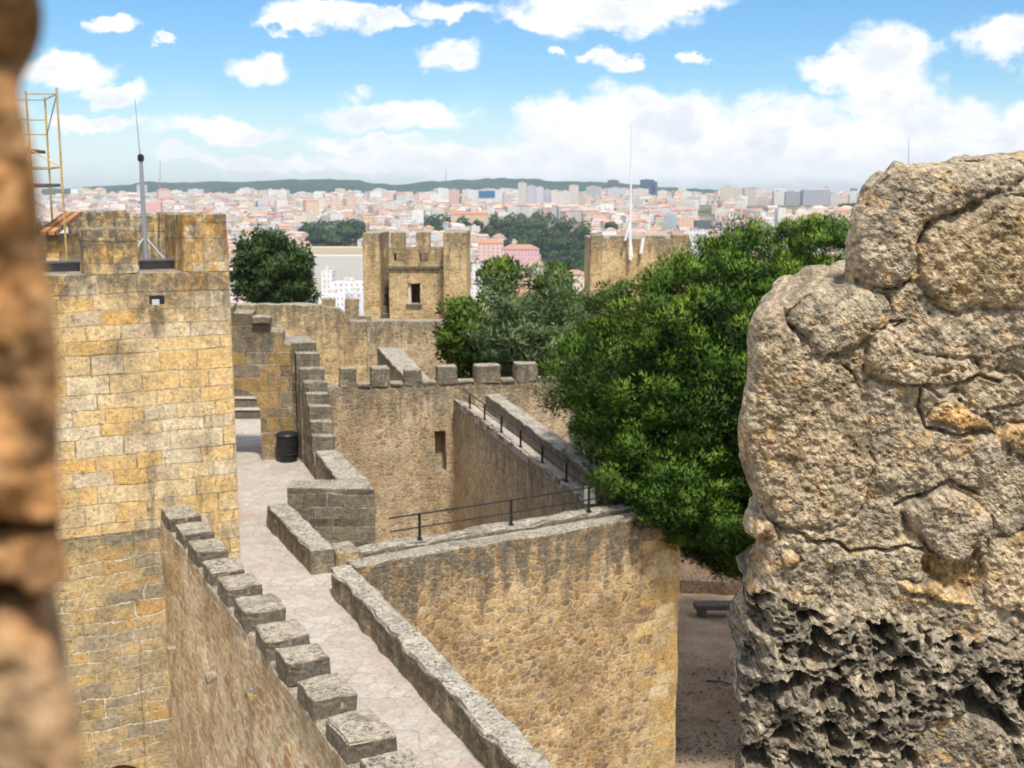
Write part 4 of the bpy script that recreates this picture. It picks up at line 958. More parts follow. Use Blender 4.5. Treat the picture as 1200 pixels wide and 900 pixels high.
# ================================================================= trees
def leaf_mat(name, cols, rough=.6, trans=.25, vary=False):
    t = NT(name); ti = t.n('SeparateColor', {0: t.n('Attribute', attribute_name='tint').outputs['Color']}).outputs[0]
    c = t.ramp(ti, cols)
    if vary: oi = t.n('ObjectInfo').outputs['Random']; c = t.mix(1., c, t.ramp(oi, [(0, (.7, .8, .8)), (.5, (1.1, 1.1, .9)), (1, (1.7, 1.5, 1.1))]), 'MULTIPLY')
    b = t.n('BsdfPrincipled', {'Base Color': c, 'Roughness': rough, 'Specular IOR Level': .2}); tr = t.n('BsdfTranslucent', {'Color': t.mix(1., c, (1., 1.25, .6), 'MULTIPLY')})
    mx = t.n('MixShader', {0: trans, 1: b.outputs[0], 2: tr.outputs[0]}); t.t.links.new(mx.outputs[0], t.out.inputs[0]); return t.m
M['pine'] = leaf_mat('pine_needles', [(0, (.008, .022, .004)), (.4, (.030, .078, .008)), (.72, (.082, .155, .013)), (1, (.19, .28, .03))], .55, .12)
M['olive'] = leaf_mat('grey_green_leaves', [(0, (.06, .10, .035)), (.5, (.12, .18, .07)), (.85, (.19, .245, .11)), (1, (.26, .30, .16))])
M['bright'] = leaf_mat('light_green_leaves', [(0, (.05, .09, .014)), (.5, (.105, .17, .024)), (1, (.19, .27, .045))], .55, .35)
M['dark'] = leaf_mat('dark_green_leaves', [(0, (.020, .044, .014)), (.5, (.045, .09, .022)), (1, (.10, .155, .042))])
M['park'] = leaf_mat('park_tree_leaves', [(0, (.022, .042, .02)), (.5, (.045, .08, .03)), (1, (.09, .14, .05))], .7, vary=True)

def rdirs(n):
    v = rng.normal(size=(n, 3)); return v/np.linalg.norm(v, axis=1)[:,None]
def leaves(mb, C, N, L, W, spread=1., tone=None, nrm=None, jit=.35):
    """triangular leaves / needle tufts: C centres, N outward directions, nrm the way they shade"""
    n = len(C); d = N+spread*rdirs(n)*.8; d /= np.linalg.norm(d, axis=1)[:,None]
    s = np.cross(d, rdirs(n)); s /= np.linalg.norm(s, axis=1)[:,None]+1e-9
    l = L*(.65+.7*rng.random(n))[:,None]; w = W*(.7+.6*rng.random(n))[:,None]
    nr = N if nrm is None else nrm; nr = nr+jit*rdirs(n); nr = nr/(np.linalg.norm(nr, axis=1)[:,None]+1e-9)
    fl = (np.sum(np.cross(s, d)*nr, 1) < 0)[:,None]
    a = C-s*w*.5; b = C+s*w*.5; a, b = np.where(fl, b, a), np.where(fl, a, b); V = np.stack((a, b, C+d*l), 1).reshape(-1, 3)
    tone = rng.random(n) if tone is None else tone
    mb.add(V, np.arange(3*n).reshape(-1, 3), None, None, np.repeat(np.stack((tone,)*3+(np.ones(n),), 1), 3, 0), np.repeat(nr, 3, 0))
def limbs(mb, base, top, r, targets, wig=.3):
    """tapered trunk with limbs to the targets"""
    base = np.array(base, float); top = np.array(top, float)
    pts = [base+(top-base)*t+np.array((*(rng.normal(size=2)*wig*t*.5), 0)) for t in np.linspace(0, 1, 6)]
    for i in range(5): tube(mb, pts[i], pts[i+1], r*(1-.10*i), r*(1-.10*(i+1)), 9, cap=False)
    for tg in targets:
        s = pts[rng.integers(3, 6)]; tg = np.array(tg); mid = (s+tg)/2+rng.normal(size=3)*.25; mid[2] -= .1*np.linalg.norm(tg-s)
        tube(mb, s, mid, r*.4, r*.26, 7, cap=False); tube(mb, mid, tg, r*.26, r*.1, 7, cap=False)

# ---- the big stone pine
PC = np.array((7.05, 28.3, CZ-5.12)); PR = np.array((5.85, 5.2, 4.2))
PT = empty('stone_pine', (7.0, 28.8, G0), 'huge dense bright green stone pine beside the foreground limestone merlon', 'tree')
cl = MB()
K = 0; cents = []
fib = 720
for i in range(fib):
    z = 1-2*(i+.5)/fib; rr = math.sqrt(1-z*z); th = i*2.399963
    n = np.array((rr*math.cos(th), rr*math.sin(th), z))+rng.normal(size=3)*.03; n /= np.linalg.norm(n)
    bump = 1+.10*float(fbm(np.array([n*2.2+4]), 3, 5)[0])
    lay = rng.choice((1., .93, .84), p=(.60, .27, .13))
    p = PC+PR*n*bump*lay
    # upper left shoulder sits lower than the crown's right side, as the crown leans to the right
    p[2] += .085*(p[0]-PC[0])*(1 if n[2] > -.2 else .4)
    px, py = proj(p)
    # keep to the crown's real habit: bare under the left flank, a flat rising top
    if py > 440 and px < np.interp(py, [440, 480, 520, 560, 600, 640, 690], [655, 664, 684, 708, 720, 750, 900]): continue
    if py < np.interp(px, [640, 650, 690, 720, 760, 820, 860, 1010, 1200], [440, 420, 384, 350, 316, 290, 276, 258, 250]): continue
    cents.append((p, n, .42+.34*rng.random()))
for _ in range(40):                                                 # low boughs hanging over the corner of the golden wall
    px, py = 716+136*rng.random(), 0; lo = np.interp(px, [695, 705, 730, 760, 800, 850], [560, 578, 600, 620, 636, 650]); py = lo-90*rng.random()**1.2
    Yb = 22.5+1.6*rng.random() if py > 585 else 23.2+1.6*rng.random(); p = at(px, py, Y=Yb); n = (p-PC)/PR; cents.append((p, n/np.linalg.norm(n), .30+.2*rng.random()))
for _ in range(44):                                                 # and the crown's low skirt over the yard
    px = 780+130*rng.random(); lo = np.interp(px, [780, 800, 840, 880, 910], [630, 640, 655, 672, 680]); p = at(px, lo-75*rng.random(), Y=25+2.2*rng.random()); n = (p-PC)/PR; cents.append((p, n/np.linalg.norm(n), .34+.22*rng.random()))
for p, n, r in cents:
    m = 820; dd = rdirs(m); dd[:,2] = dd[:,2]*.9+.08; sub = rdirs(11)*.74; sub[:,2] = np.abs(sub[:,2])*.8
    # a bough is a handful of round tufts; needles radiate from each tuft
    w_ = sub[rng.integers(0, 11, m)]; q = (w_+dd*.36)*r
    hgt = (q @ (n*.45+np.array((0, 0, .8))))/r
    tone = np.clip(.34+.52*hgt+.10*rng.normal(size=m)+.12*rng.normal(), 0, 1)  # tuft tops painted lighter, undersides darker, as if lit from above
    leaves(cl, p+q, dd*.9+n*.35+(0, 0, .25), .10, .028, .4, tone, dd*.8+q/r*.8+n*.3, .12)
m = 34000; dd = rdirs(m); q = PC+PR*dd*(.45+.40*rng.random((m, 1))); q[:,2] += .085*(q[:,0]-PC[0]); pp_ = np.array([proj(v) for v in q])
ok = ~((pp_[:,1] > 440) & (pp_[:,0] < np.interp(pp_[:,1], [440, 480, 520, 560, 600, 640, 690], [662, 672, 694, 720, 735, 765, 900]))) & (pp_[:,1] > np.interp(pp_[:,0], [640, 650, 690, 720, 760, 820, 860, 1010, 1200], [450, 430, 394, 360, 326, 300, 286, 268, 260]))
q = q[ok]; dd = dd[ok]; leaves(cl, q, dd, .34, .13, 1., rng.random(len(q))*.45)  # inner leaves toned dark to paint the shade in the crown's gaps
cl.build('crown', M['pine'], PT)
tr = MB(); limbs(tr, (7.2, 28.8, G0), (6.6, 28.3, -.6), .42, [PC+PR*d*.75 for d in rdirs(14)], .3); tr.build('trunk', M['bark'], PT)

def tree(name, label, base, crown_c, crown_r, mat, n_cl, n_lf, L, W, rad, trunk_r=.2, group=None, shell=.55, up=.1, cat='tree', lobes=5):
    rt = empty(name, base, label, cat, group); mb = MB(); cc = np.array(crown_c, float); cr = np.array(crown_r, float); ts = []
    lob = [(rdirs(1)[0]*(1, 1, .8), .35+.3*rng.random()) for _ in range(lobes)]
    for i in range(n_cl):
        d = rdirs(1)[0]; b = 1+.42*float(fbm(np.array([d*1.9+base[0]]), 3, 4)[0])
        p = cc+cr*d*b*(shell+(1-shell)*rng.random()); r = rad*(.6+.8*rng.random()); ts.append(p)
        m = n_lf; q = rdirs(m)*(rng.random((m, 1))**.4)*r*(1, 1, .75); t0 = .18*rng.normal()
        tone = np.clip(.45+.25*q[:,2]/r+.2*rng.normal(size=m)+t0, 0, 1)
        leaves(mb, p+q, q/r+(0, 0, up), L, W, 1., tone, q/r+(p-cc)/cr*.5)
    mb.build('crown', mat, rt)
    tk = MB(); limbs(tk, base, cc-(0, 0, cr[2]*.3), trunk_r, [ts[k] for k in rng.integers(0, len(ts), min(9, len(ts)))]); tk.build('trunk', M['bark'], rt)
    return rt
def tree_px(name, label, x0, x1, yt, yb, Y, base_z, mat, n_cl, n_lf, L, W, rad, **kw):
    c = at((x0+x1)/2, (yt+yb)/2, Y=Y); rx = (x1-x0)/2*Y/FPX; rz = (yb-yt)/2*Y/FPX
    return tree(name, label, (c[0], c[1], base_z), c, (rx*.86, rx*.86, rz*.86), mat, n_cl, n_lf, L, W, rad, **kw)
tree_px('round_tree', 'round dark green tree behind the curtain wall, right of the golden ashlar tower', 271, 374, 263, 378, 78., -12., M['dark'], 210, 100, .34, .15, .62, trunk_r=.3, shell=.5)
tree_px('olive_tree', 'broad grey green olive tree behind the cross wall merlons', 540, 712, 312, 490, 47., G0, M['olive'], 300, 120, .24, .065, .5, trunk_r=.25, shell=.3, up=.3)
tree_px('leafy_tree', 'light green leafy tree between the small crenellated tower and the olive tree', 512, 592, 336, 470, 50., G0, M['bright'], 130, 90, .26, .14, .5, trunk_r=.16, shell=.2)
tree_px('slender_tree', 'thin light green treetop rising above the grey green olive tree', 555, 622, 292, 350, 55., G0, M['bright'], 34, 80, .28, .15, .5, trunk_r=.1, shell=.1)
tree_px('slender_tree', 'wispy green treetop over the right side of the olive tree', 622, 676, 302, 368, 56., G0, M['bright'], 24, 70, .28, .14, .48, trunk_r=.1, shell=.1)
tree_px('dark_shrub', 'dark green shrub at the foot of the flagpole tower', 655, 700, 335, 400, 60., G0, M['olive'], 50, 80, .3, .09, .6, trunk_r=.12, shell=.2, cat='shrub')

# ================================================================= yard details under the pine
bc = at(843, 722, z=G0)
BE = empty('stone_bench', (bc[0], bc[1], G0), 'low dark stone bench on the brown yard under the big pine', 'bench')
mb = MB(); box(mb, bc[0]-.85, bc[0]+.85, bc[1]-.25, bc[1]+.3, G0+.28, G0+.46, res=.15, amp=.012, rnd=.03); mb.build('seat', M['plank'], BE)
for s in (-.6, .6):
    mb = MB(); box(mb, bc[0]+s-.14, bc[0]+s+.14, bc[1]-.15, bc[1]+.2, G0-.02, G0+.277, res=.15, amp=.01); mb.build('leg', M['plank'], BE)
sp = at(846, 800, z=G0+.03); mb = MB(); tube(mb, sp-(.45, -.15, 0), sp+(.0, .02, .03), .03, .025, 6); tube(mb, sp+(.0, .02, .03), sp+(.4, -.2, -.01), .025, .012, 6)
mb.build('fallen_branch', M['bark'], None, loc=tuple(sp), label='fallen branch lying on the brown yard right of the quoined corner', cat='branch')
# earth bank / yard wall behind the bench, the pine's shade painted into its soil
mb = MB(); prism4(mb, (4.5, 40.), (14, 39.2), (14, 44), (4.5, 44), G0-.1, (G0+.5, G0+.6, G0+3.3, G0+3.), res=.4, amp=.12, freq=.9)
mb.build('earth_bank', simple('shaded_soil', (.15, .10, .065), .95, var=.45), None, kind='structure')

# leaf litter and small stones on the yard
LT = MB(); m = 1300; ctr = np.stack([at(785+140*rng.random(), 950-170*rng.random()**1.3, z=G0) for _ in range(m)]); ctr[:,2] = G0+.012+.02*rng.random(m)
keep = fbm(ctr*.9, 3, 77) > -.12; ctr = ctr[keep]; fl_ = rdirs(len(ctr)); fl_[:,2] *= .12
leaves(LT, ctr, fl_, .085, .06, .05, rng.random(len(ctr)), np.tile((0., 0., 1.), (len(ctr), 1)))
LT.build('leaf_litter', leaf_mat('dry_leaves', [(0, (.10, .06, .035)), (.5, (.22, .14, .08)), (.8, (.34, .25, .16)), (1, (.48, .40, .29))], .8, .05), None, label='dry leaf litter scattered over the brown yard', cat='leaf litter', kind='stuff')
# ================================================================= city
def city_mat(name, attr):
    t = NT(name); uv = t.n('UVMap').outputs[0]; s = t.n('SeparateXYZ', {0: uv})
    base = t.n('Attribute', attribute_name='tint').outputs['Color'] if attr else t.n('ObjectInfo').outputs['Color']
    oi = t.n('ObjectInfo').outputs['Random']; fu = t.math('FRACT', t.math('MULTIPLY', s.outputs[0], t.math('MULTIPLY_ADD', oi, .22, .24))); fv = t.math('FRACT', t.math('MULTIPLY', s.outputs[1], 1/3.1))
    win = t.math('MULTIPLY', t.math('MULTIPLY', t.math('GREATER_THAN', fu, .30), t.math('LESS_THAN', fu, .66)), t.math('MULTIPLY', t.math('GREATER_THAN', fv, .28), t.math('LESS_THAN', fv, .78)))
    pos = t.n('NewGeometry').outputs['Position']
    c = t.mix(t.math('MULTIPLY', t.ss(t.noise(pos, .25, 4, .65).outputs[0], .4, .7), .3), base, (.35, .31, .27))
    c = t.mix(t.math('MULTIPLY', win, .5), c, (.10, .10, .11))
    return t.bsdf(c, .85)
def roof_mat(name, attr):
    t = NT(name); base = t.n('Attribute', attribute_name='tint').outputs['Color'] if attr else t.n('ObjectInfo').outputs['Color']
    pos = t.n('NewGeometry').outputs['Position']
    return t.bsdf(t.mix(t.math('MULTIPLY', t.ss(t.noise(pos, .6, 5, .7).outputs[0], .4, .65), .45), base, (.25, .17, .13)), .9)
M['cw'] = city_mat('painted_house_wall', False); M['cwA'] = city_mat('far_house_walls', True); M['cr'] = roof_mat('house_roof', False)
WALLS = [('white', (.80, .78, .74)), ('cream', (.74, .66, .52)), ('pale pink', (.74, .54, .47)), ('pink', (.68, .40, .37)), ('pale yellow', (.76, .64, .40)), ('light grey', (.56, .56, .56)), ('peach', (.74, .52, .38)), ('pale blue', (.56, .63, .68)), ('off-white', (.72, .70, .66))]
WP = np.array([.34, .14, .12, .06, .06, .08, .07, .03, .14]); WP /= WP.sum()
ROOFS = [('terracotta', (.48, .28, .20)), ('faded orange', (.58, .41, .31)), ('reddish brown', (.38, .26, .21)), ('pinkish', (.60, .48, .43)), ('grey', (.40, .39, .38))]
RP = np.array([.32, .28, .16, .16, .08])
def house_geo(w, d, h, rise, kind):
    """walls and roof as (V,F,UV) about the base centre; sunk 6 m into the slope"""
    x, y = w/2, d/2
    W = MB(); prism4(W, (-x, -y), (x, -y), (x, y), (-x, y), -6, h, res=999, drop=('t',))
    Rf = MB()
    if kind == 'flat':
        prism4(Rf, (-x+.25, -y+.25), (x-.25, -y+.25), (x-.25, y-.25), (-x+.25, y-.25), h-.5, h+.02, res=999)
        prism4(Rf, (-x*.4, -y*.3), (x*.2, -y*.3), (x*.2, y*.4), (-x*.4, y*.4), h+.03, h+2.2, res=999)
    else:
        o = .4; hip = 0 if kind == 'gable' else min(w, d)*.45
        if w >= d: rg = [(-x+hip, 0, h+rise), (x-hip, 0, h+rise)]; V = [(-x-o, -y-o, h), (x+o, -y-o, h), (x+o, y+o, h), (-x-o, y+o, h)]+rg; Fc = [[0, 1, 5, 4], [2, 3, 4, 5], [1, 2, 5], [3, 0, 4], [3, 2, 1, 0]]
        else: rg = [(0, -y+hip, h+rise), (0, y-hip, h+rise)]; V = [(-x-o, -y-o, h), (x+o, -y-o, h), (x+o, y+o, h), (-x-o, y+o, h)]+rg; Fc = [[1, 2, 5, 4], [3, 0, 4, 5], [0, 1, 4], [2, 3, 5], [3, 2, 1, 0]]
        Rf.add(V, Fc)
    return W, Rf
def inpoly(px, py, poly):
    ins = False
    for (ax, ay), (bx, by) in zip(poly, list(poly[1:])+[poly[0]]):
        if (ay > py) != (by > py) and px < (bx-ax)*(py-ay)/(by-ay)+ax: ins = not ins
    return ins
GREEN = [[(556, 260), (600, 255), (645, 254), (694, 267), (696, 330), (650, 332), (618, 302), (560, 278)], [(352, 266), (420, 262), (424, 289), (356, 291)], [(492, 257), (562, 256), (562, 272), (492, 274)], [(985, 238), (1030, 238), (1030, 252), (985, 252)], [(690, 300), (690, 345), (660, 345), (640, 322)]]
BARE = [(355, 288), (428, 288), (428, 372), (366, 372)]
sky_x = [0, 272, 273, 300, 340, 373, 374, 400, 424, 425, 547, 548, 560, 600, 690, 692, 800, 801, 860, 1012, 1013, 1300]
sky_y = [250, 250, 285, 262, 262, 300, 352, 352, 352, 278, 278, 345, 330, 330, 340, 280, 280, 274, 264, 248, 100, 100]
items = []; trees_c = []
specs = []   # hand-placed blocks: keep the random houses off them
r = 560.
while r < 3900:
    size = float(np.interp(r, [500, 1400, 2200, 3900], [11, 13.5, 19, 30])); gap = size*float(np.interp(r, [500, 1500, 3900], [1.25, 1.25, 1.2]))
    a = math.atan(-.6)
    while a < math.atan(.62):
        aa = a+rng.normal()*.12*gap/r; rr = r+rng.normal()*gap*.22; X, Y = rr*math.sin(aa), rr*math.cos(aa)
        z = float(ground_z(np.array([X]), np.array([Y]))[0]); px, py = proj((X, Y, z))
        w = size*(.7+.7*rng.random()); d = size*(.7+.5*rng.random()); h = float(np.interp(r, [500, 1400, 2000, 3900], [8, 10, 14, 20]))*(.65+.75*rng.random())
        if rng.random() < np.interp(r, [900, 1800, 3900], [.02, .14, .20] if aa > -.02 else [.02, .05, .06]): h *= 1.3+.7*rng.random()
        a += gap/r*(1.0+.12*rng.random())
        if any(inpoly(px, py, g) for g in GREEN):
            trees_c.append((X, Y, z)); continue
        tp = proj((X, Y, z+h))[1]
        if r < 2900 and any(x0 < px < x1 and tp < yy for x0, x1, yy in ((600, 682, 241), (520, 594, 240), (706, 774, 226), (868, 1020, 243), (812, 838, 268))): continue
        if inpoly(px, py, BARE) or rng.random() < .05: continue
        if rng.random() < .12: trees_c.append((X, Y, z)); continue
        items.append((X, Y, z, w, d, h, px, py, rr))
    r += gap*(.95+.1*rng.random())
vis = []
for it in items:
    X, Y, z, w, d, h, px, py, rr = it; _, pt = proj((X, Y, z+h)); lim = np.interp(px, sky_x, sky_y)
    shown = min(lim, py)-pt
    vis.append((w/rr*FPX*max(0, min(shown, 14))*(1 if 270 < px < 1015 and 0 < py < 900 else 0)*(shown > 3), it))
order = sorted(range(len(items)), key=lambda i: -vis[i][0])
single = set(order[:285])
def where(px, py):
    if px < 273: return 'left of the golden ashlar tower edge'
    if px < 374: return 'above the round dark green tree'
    if px < 426: return 'between the round tree and the small crenellated tower'
    if px < 548: return 'above the small crenellated tower' if py < 290 else 'beside the small crenellated tower'
    if px < 640: return 'above the wooded park' if py < 258 else 'on the slope below the wooded park'
    if px < 692: return 'above the wooded park' if py < 262 else 'right of the slope below the wooded park'
    if px < 738: return 'over the plain square tower, left of the flagpole'
    if px < 800: return 'over the plain square tower, right of the flagpole'
    if px < 900: return 'above the left half of the big pine'
    return 'above the big pine near the limestone merlon'
used = {}; made = {}
cityV = MB()
for i, it in enumerate(items):
    X, Y, z, w, d, h, px, py, rr = it; rot = rng.normal()*.35+(.25 if px < 600 else -.2)
    wi = rng.choice(len(WALLS), p=WP); ri = rng.choice(len(ROOFS), p=RP); big = h > 15
    kind = 'flat' if (big and rng.random() < .8) or rng.random() < .34 else ('gable' if rng.random() < .45 else 'hip')
    wc = np.clip(np.array(WALLS[wi][1])*(.9+.2*rng.random()), 0, .85); rc = np.array(ROOFS[ri][1])*(.85+.3*rng.random())
    if kind == 'flat': rc = np.array((.52, .50, .47))
    W, Rf = house_geo(w, d, h, min(w, d)*.24, kind)
    if i in single:
        nm = 'apartment_block' if big or kind == 'flat' else 'house'
        st = max(2, int(round(h/3.1))); size_w = 'tall' if st >= 6 else ('low' if st <= 2 else 'mid-height')
        lab = f"{size_w} {WALLS[wi][0]} {'flat-roofed block' if kind == 'flat' else 'house under a '+ROOFS[ri][0]+' roof'} {where(px, py)}"
        lab = lab.replace('house under a ', 'house, ')
        used.setdefault(lab, []).append(i)
        o = W.build(nm, M['cw'], None, label=lab, cat='building' if nm == 'apartment_block' else 'house', group='city buildings beyond the castle')
        made[i] = o; o.location = (X, Y, z); o.rotation_euler.z = rot; o.color = (*wc, 1)
        ro = Rf.build('roof', M['cr'], None); ro.parent = o; ro.color = (*rc, 1)
    else:
        c, s_ = math.cos(rot), math.sin(rot)
        for G_, col in ((W, wc), (Rf, rc)):
            V = np.concatenate(G_.v); V = np.stack((V[:,0]*c-V[:,1]*s_+X, V[:,0]*s_+V[:,1]*c+Y, V[:,2]+z), 1)
            fl = np.concatenate(G_.fl); fn = np.concatenate(G_.fn); k0 = 0; F_ = []
            for n_f in fn: F_.append(fl[k0:k0+n_f]); k0 += n_f
            uv = np.concatenate(G_.uvs)
            cityV.add(V, F_, uv if G_ is W else uv*0+(0, .1), None, (*col, 1))
for lab, ids in used.items():                                       # tell twins apart by their place in the row
    if 1 < len(ids) <= 3:
        for word, k in zip(('left', 'right') if len(ids) == 2 else ('left', 'middle', 'right'), sorted(ids, key=lambda k: items[k][6])):
            if len(lab.split()) < 14: made[k]['label'] = lab+', '+word+' one'
cityV.build('distant_city', M['cwA'], None, label='dense far city of pale houses under the wooded ridge', cat='city', kind='stuff')
# hand-placed landmarks
def block(x0, x1, yt, rr, wall, label, name='apartment_block', kind='flat', dep=14, roofc=(.4, .38, .36), rise=None, base=None, rot=0., parts=None):
    X0, X1 = at(x0, 240, Y=rr)[0], at(x1, 240, Y=rr)[0]; X = (X0+X1)/2; z = float(ground_z(np.array([X]), np.array([rr]))[0])-2
    zt = at((x0+x1)/2, yt, Y=rr)[2]
    if base is not None: z = at((x0+x1)/2, base, Y=rr)[2]
    h = zt-z; W, Rf = house_geo(X1-X0, dep, h, rise or 3., kind)
    o = W.build(name, M['cw'], None, label=label, cat='building'); o.location = (X, rr+dep/2, z); o.rotation_euler.z = rot; o.color = (*wall, 1)
    ro = Rf.build('roof', M['cr'], None); ro.parent = o; ro.color = (*roofc, 1)
    return o
block(526, 538, 222, 2000, (.66, .45, .40), 'slim pinkish tower block rising before the wooded ridge, above the small crenellated tower', dep=16)
block(541, 552, 232, 1990, (.72, .56, .47), 'pale peach block just right of the slim pinkish tower block', dep=16)
o = block(553, 589, 222.5, 2050, (.72, .73, .74), 'broad white block with a blue glass top under the wooded ridge', dep=20)
mb = MB(); X0, X1 = at(561, 228, Y=2049)[0], at(580, 228, Y=2049)[0]; box(mb, X0, X1, 2048.6, 2049.6, at(570, 231, Y=2049)[2], at(570, 223.5, Y=2049)[2]); mb.build('glass_top', simple('blue_glass', (.05, .16, .30), .2), o)
block(552, 580, 238, 1900, (.74, .50, .38), 'orange-pink block below the broad white block with the blue glass top', dep=16)
for (x0, x1, yt, cw, lb) in ((607, 617, 214, (.60, .56, .50), 'beige tall slab at the left end of the tower block cluster'), (617.5, 628, 217.5, (.52, .51, .54), 'grey slab second in the tower block cluster'), (628.5, 637, 219, (.60, .60, .64), 'bluish white slab third in the tower block cluster'), (637.5, 645, 222, (.46, .50, .56), 'blue grey slab at the right end of the tower block cluster')):
    block(x0, x1, yt, 1960, cw, lb, dep=18)
block(646, 668, 225, 1930, (.72, .66, .62), 'pale block with pink tint right of the tower block cluster', dep=18)
block(667, 678, 217, 2100, (.66, .60, .52), 'cream square tower block above the wooded park', dep=18)
block(713, 724.5, 211, 2700, (.13, .13, .15), 'dark brown office tower left of the flagpole', dep=25)
block(751, 766, 210.5, 2700, (.05, .10, .17), 'dark blue glass office tower right of the flagpole', dep=25); block(766.5, 770, 213, 2690, (.06, .12, .20), 'narrow dark blue annex of the glass office tower', dep=20)
block(712, 733, 220, 2300, (.56, .58, .60), 'light grey block below the dark brown office tower', dep=20); block(741, 760, 221, 2250, (.60, .60, .58), 'pale grey block below the dark blue glass office tower', dep=20)
block(872, 886, 221, 2500, (.58, .50, .44), 'brownish square block on the skyline above the pine', dep=20)
block(907, 919, 224, 2300, (.72, .70, .62), 'cream slab left of the grey office complex', dep=20); block(920, 940, 224.5, 2300, (.34, .34, .38), 'dark grey office slab beside the domed striped office block', dep=24)
block(941, 972, 223, 2200, (.40, .40, .46), 'striped grey office block with arched top near the limestone merlon', dep=26, kind='hip', rise=7, roofc=(.36, .36, .42)); block(972.5, 982, 227, 2210, (.62, .60, .58), 'pale wing right of the striped grey office block', dep=20)
block(998, 1004, 221, 2900, (.16, .20, .25), 'thin dark tower near the limestone merlon', dep=18); block(986, 996, 227, 2800, (.66, .68, .68), 'white block left of the thin dark tower', dep=18); block(1005, 1016, 226, 2800, (.60, .64, .66), 'pale block right of the thin dark tower', dep=18)
block(816, 834, 258, 1400, (.10, .12, .14), 'dark glass block above the left flank of the big pine', dep=14); block(890, 912, 243, 1700, (.20, .21, .24), 'dark slate-grey low block above the big pine', dep=14)
block(528, 572, 251, 1420, (.72, .56, .38), 'long low ochre building with orange roof left of the wooded park', name='house', kind='gable', dep=14, rise=3.2, roofc=(.50, .23, .12))
block(588, 632, 292, 900, (.70, .42, .44), 'long pink townhouse on the slope below the wooded park', name='house', kind='hip', dep=14, rise=3.5, roofc=(.46, .24, .18))
block(552, 578, 310, 800, (.74, .74, .74), 'plain white townhouse beside the right wing of the small crenellated tower', name='house', kind='flat', dep=13)
block(560, 590, 285, 1000, (.70, .50, .44), 'pink house with orange roof right above the plain white townhouse', name='house', kind='hip', dep=13, rise=3.5, roofc=(.50, .25, .15))
block(612, 640, 312, 760, (.62, .50, .44), 'wide house with pale brown hipped roof behind the olive tree', name='house', kind='hip', dep=16, rise=5, roofc=(.40, .27, .22))
block(600, 634, 333, 560, (.60, .36, .22), 'low orange-walled house just above the olive tree', name='house', kind='hip', dep=16, rise=4, roofc=(.48, .30, .23))
block(660, 690, 322, 640, (.70, .62, .46), 'yellowish low house left of the plain square tower', name='house', kind='hip', dep=12, rise=2.5, roofc=(.45, .27, .2))
block(802, 832, 270, 1000, (.74, .74, .75), 'white striped building peeking above the left flank of the big pine', dep=14); block(788, 801, 271, 980, (.66, .34, .34), 'red-pink building left of the white striped building', name='house', dep=12)
# retaining walls and white modern buildings left of the small tower
sb = simple('sandy_render', (.56, .47, .33), .9, var=.12); pw = simple('pale_render', (.56, .54, .50), .9, var=.1)
for nm, x0, x1, yt, rr, m_, lb in (('retaining_wall', 345, 432, 290, 1000, sb, 'long sandy retaining wall left of the small crenellated tower'), ('retaining_wall', 350, 432, 300, 960, pw, 'long pale grey retaining wall just below the sandy one')):
    a, b = at(x0, yt, Y=rr), at(x1, yt, Y=rr); mb = MB(); box(mb, a[0], b[0], rr, rr+24, -80, a[2], res=8, amp=.05)
    mb.build(nm, m_, None, loc=((a[0]+b[0])/2, rr, -80), label=lb, cat='wall')
for x0, x1, yt, rr, cw, lb in ((374, 387, 318, 700, (.78, .78, .77), 'narrow white modern building beside the round tree'), (386, 428, 331, 660, (.82, .82, .82), 'wide flat white modern building left of the small crenellated tower'), (370, 402, 345, 600, (.80, .80, .80), 'low white modern building just above the curtain wall head'), (404, 424, 343, 620, (.70, .72, .74), 'pale grey white annex beside the small crenellated tower')):
    block(x0, x1, yt, rr, cw, lb, name='white_building', dep=16, roofc=(.62, .62, .62))
# city and park trees
def proto_tree(k):
    mb = MB(); 
    for i in range(26):
        d = rdirs(1)[0]; d[2] = abs(d[2])*.9-.15; p = d*np.array((3.6, 3.6, 3.2))*(.55+.45*rng.random())+(0, 0, 5.4); m = 34; q = rdirs(m)*1.35
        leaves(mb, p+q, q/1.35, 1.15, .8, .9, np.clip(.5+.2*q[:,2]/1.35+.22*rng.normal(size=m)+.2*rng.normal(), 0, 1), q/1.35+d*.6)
    return mb
protos = []
for k in range(4):
    mb = proto_tree(k); cr = mb.build('crown', M['park'] if k != 1 else M['dark'], None); tk = MB(); tube(tk, (0, 0, -1), (0, 0, 5), .35, .2, 7); tr = tk.build('trunk', M['bark'], None)
    protos.append((cr.data, tr.data)); bpy.data.objects.remove(cr); bpy.data.objects.remove(tr)
def tpos(px, py, rr):
    a = ray(px, py); X = a[0]/a[1]*rr; return X, rr, float(ground_z(np.array([X]), np.array([rr]))[0])
def tvis(it):
    X, Y, z = it; px, py = proj((X, Y, z+5)); rr = math.hypot(X, Y); lim = np.interp(px, sky_x, sky_y)
    return (py < lim and 272 < px < 1012)/rr
extra = []
for g in GREEN[:3]+GREEN[4:]:
    g = np.array(g); lo, hi = g.min(0), g.max(0)
    for _ in range(90):
        px, py = lo+(hi-lo)*rng.random(2)
        if not inpoly(px, py, g): continue
        rs = np.linspace(450, 1900, 140); d = ray(px, py); Xs = d[0]/d[1]*rs; zz_ = ground_z(Xs, rs)-(CZ+d[2]/d[1]*rs); hit = np.where(zz_ > -5)[0]
        rr = rs[hit[0]] if len(hit) else 1300.; X, Y, z = tpos(px, py, rr); extra.append((X, Y, z))
tl_ = sorted(trees_c, key=lambda q: -tvis(q))[:150]+sorted(extra, key=lambda q: -tvis(q))[:135]
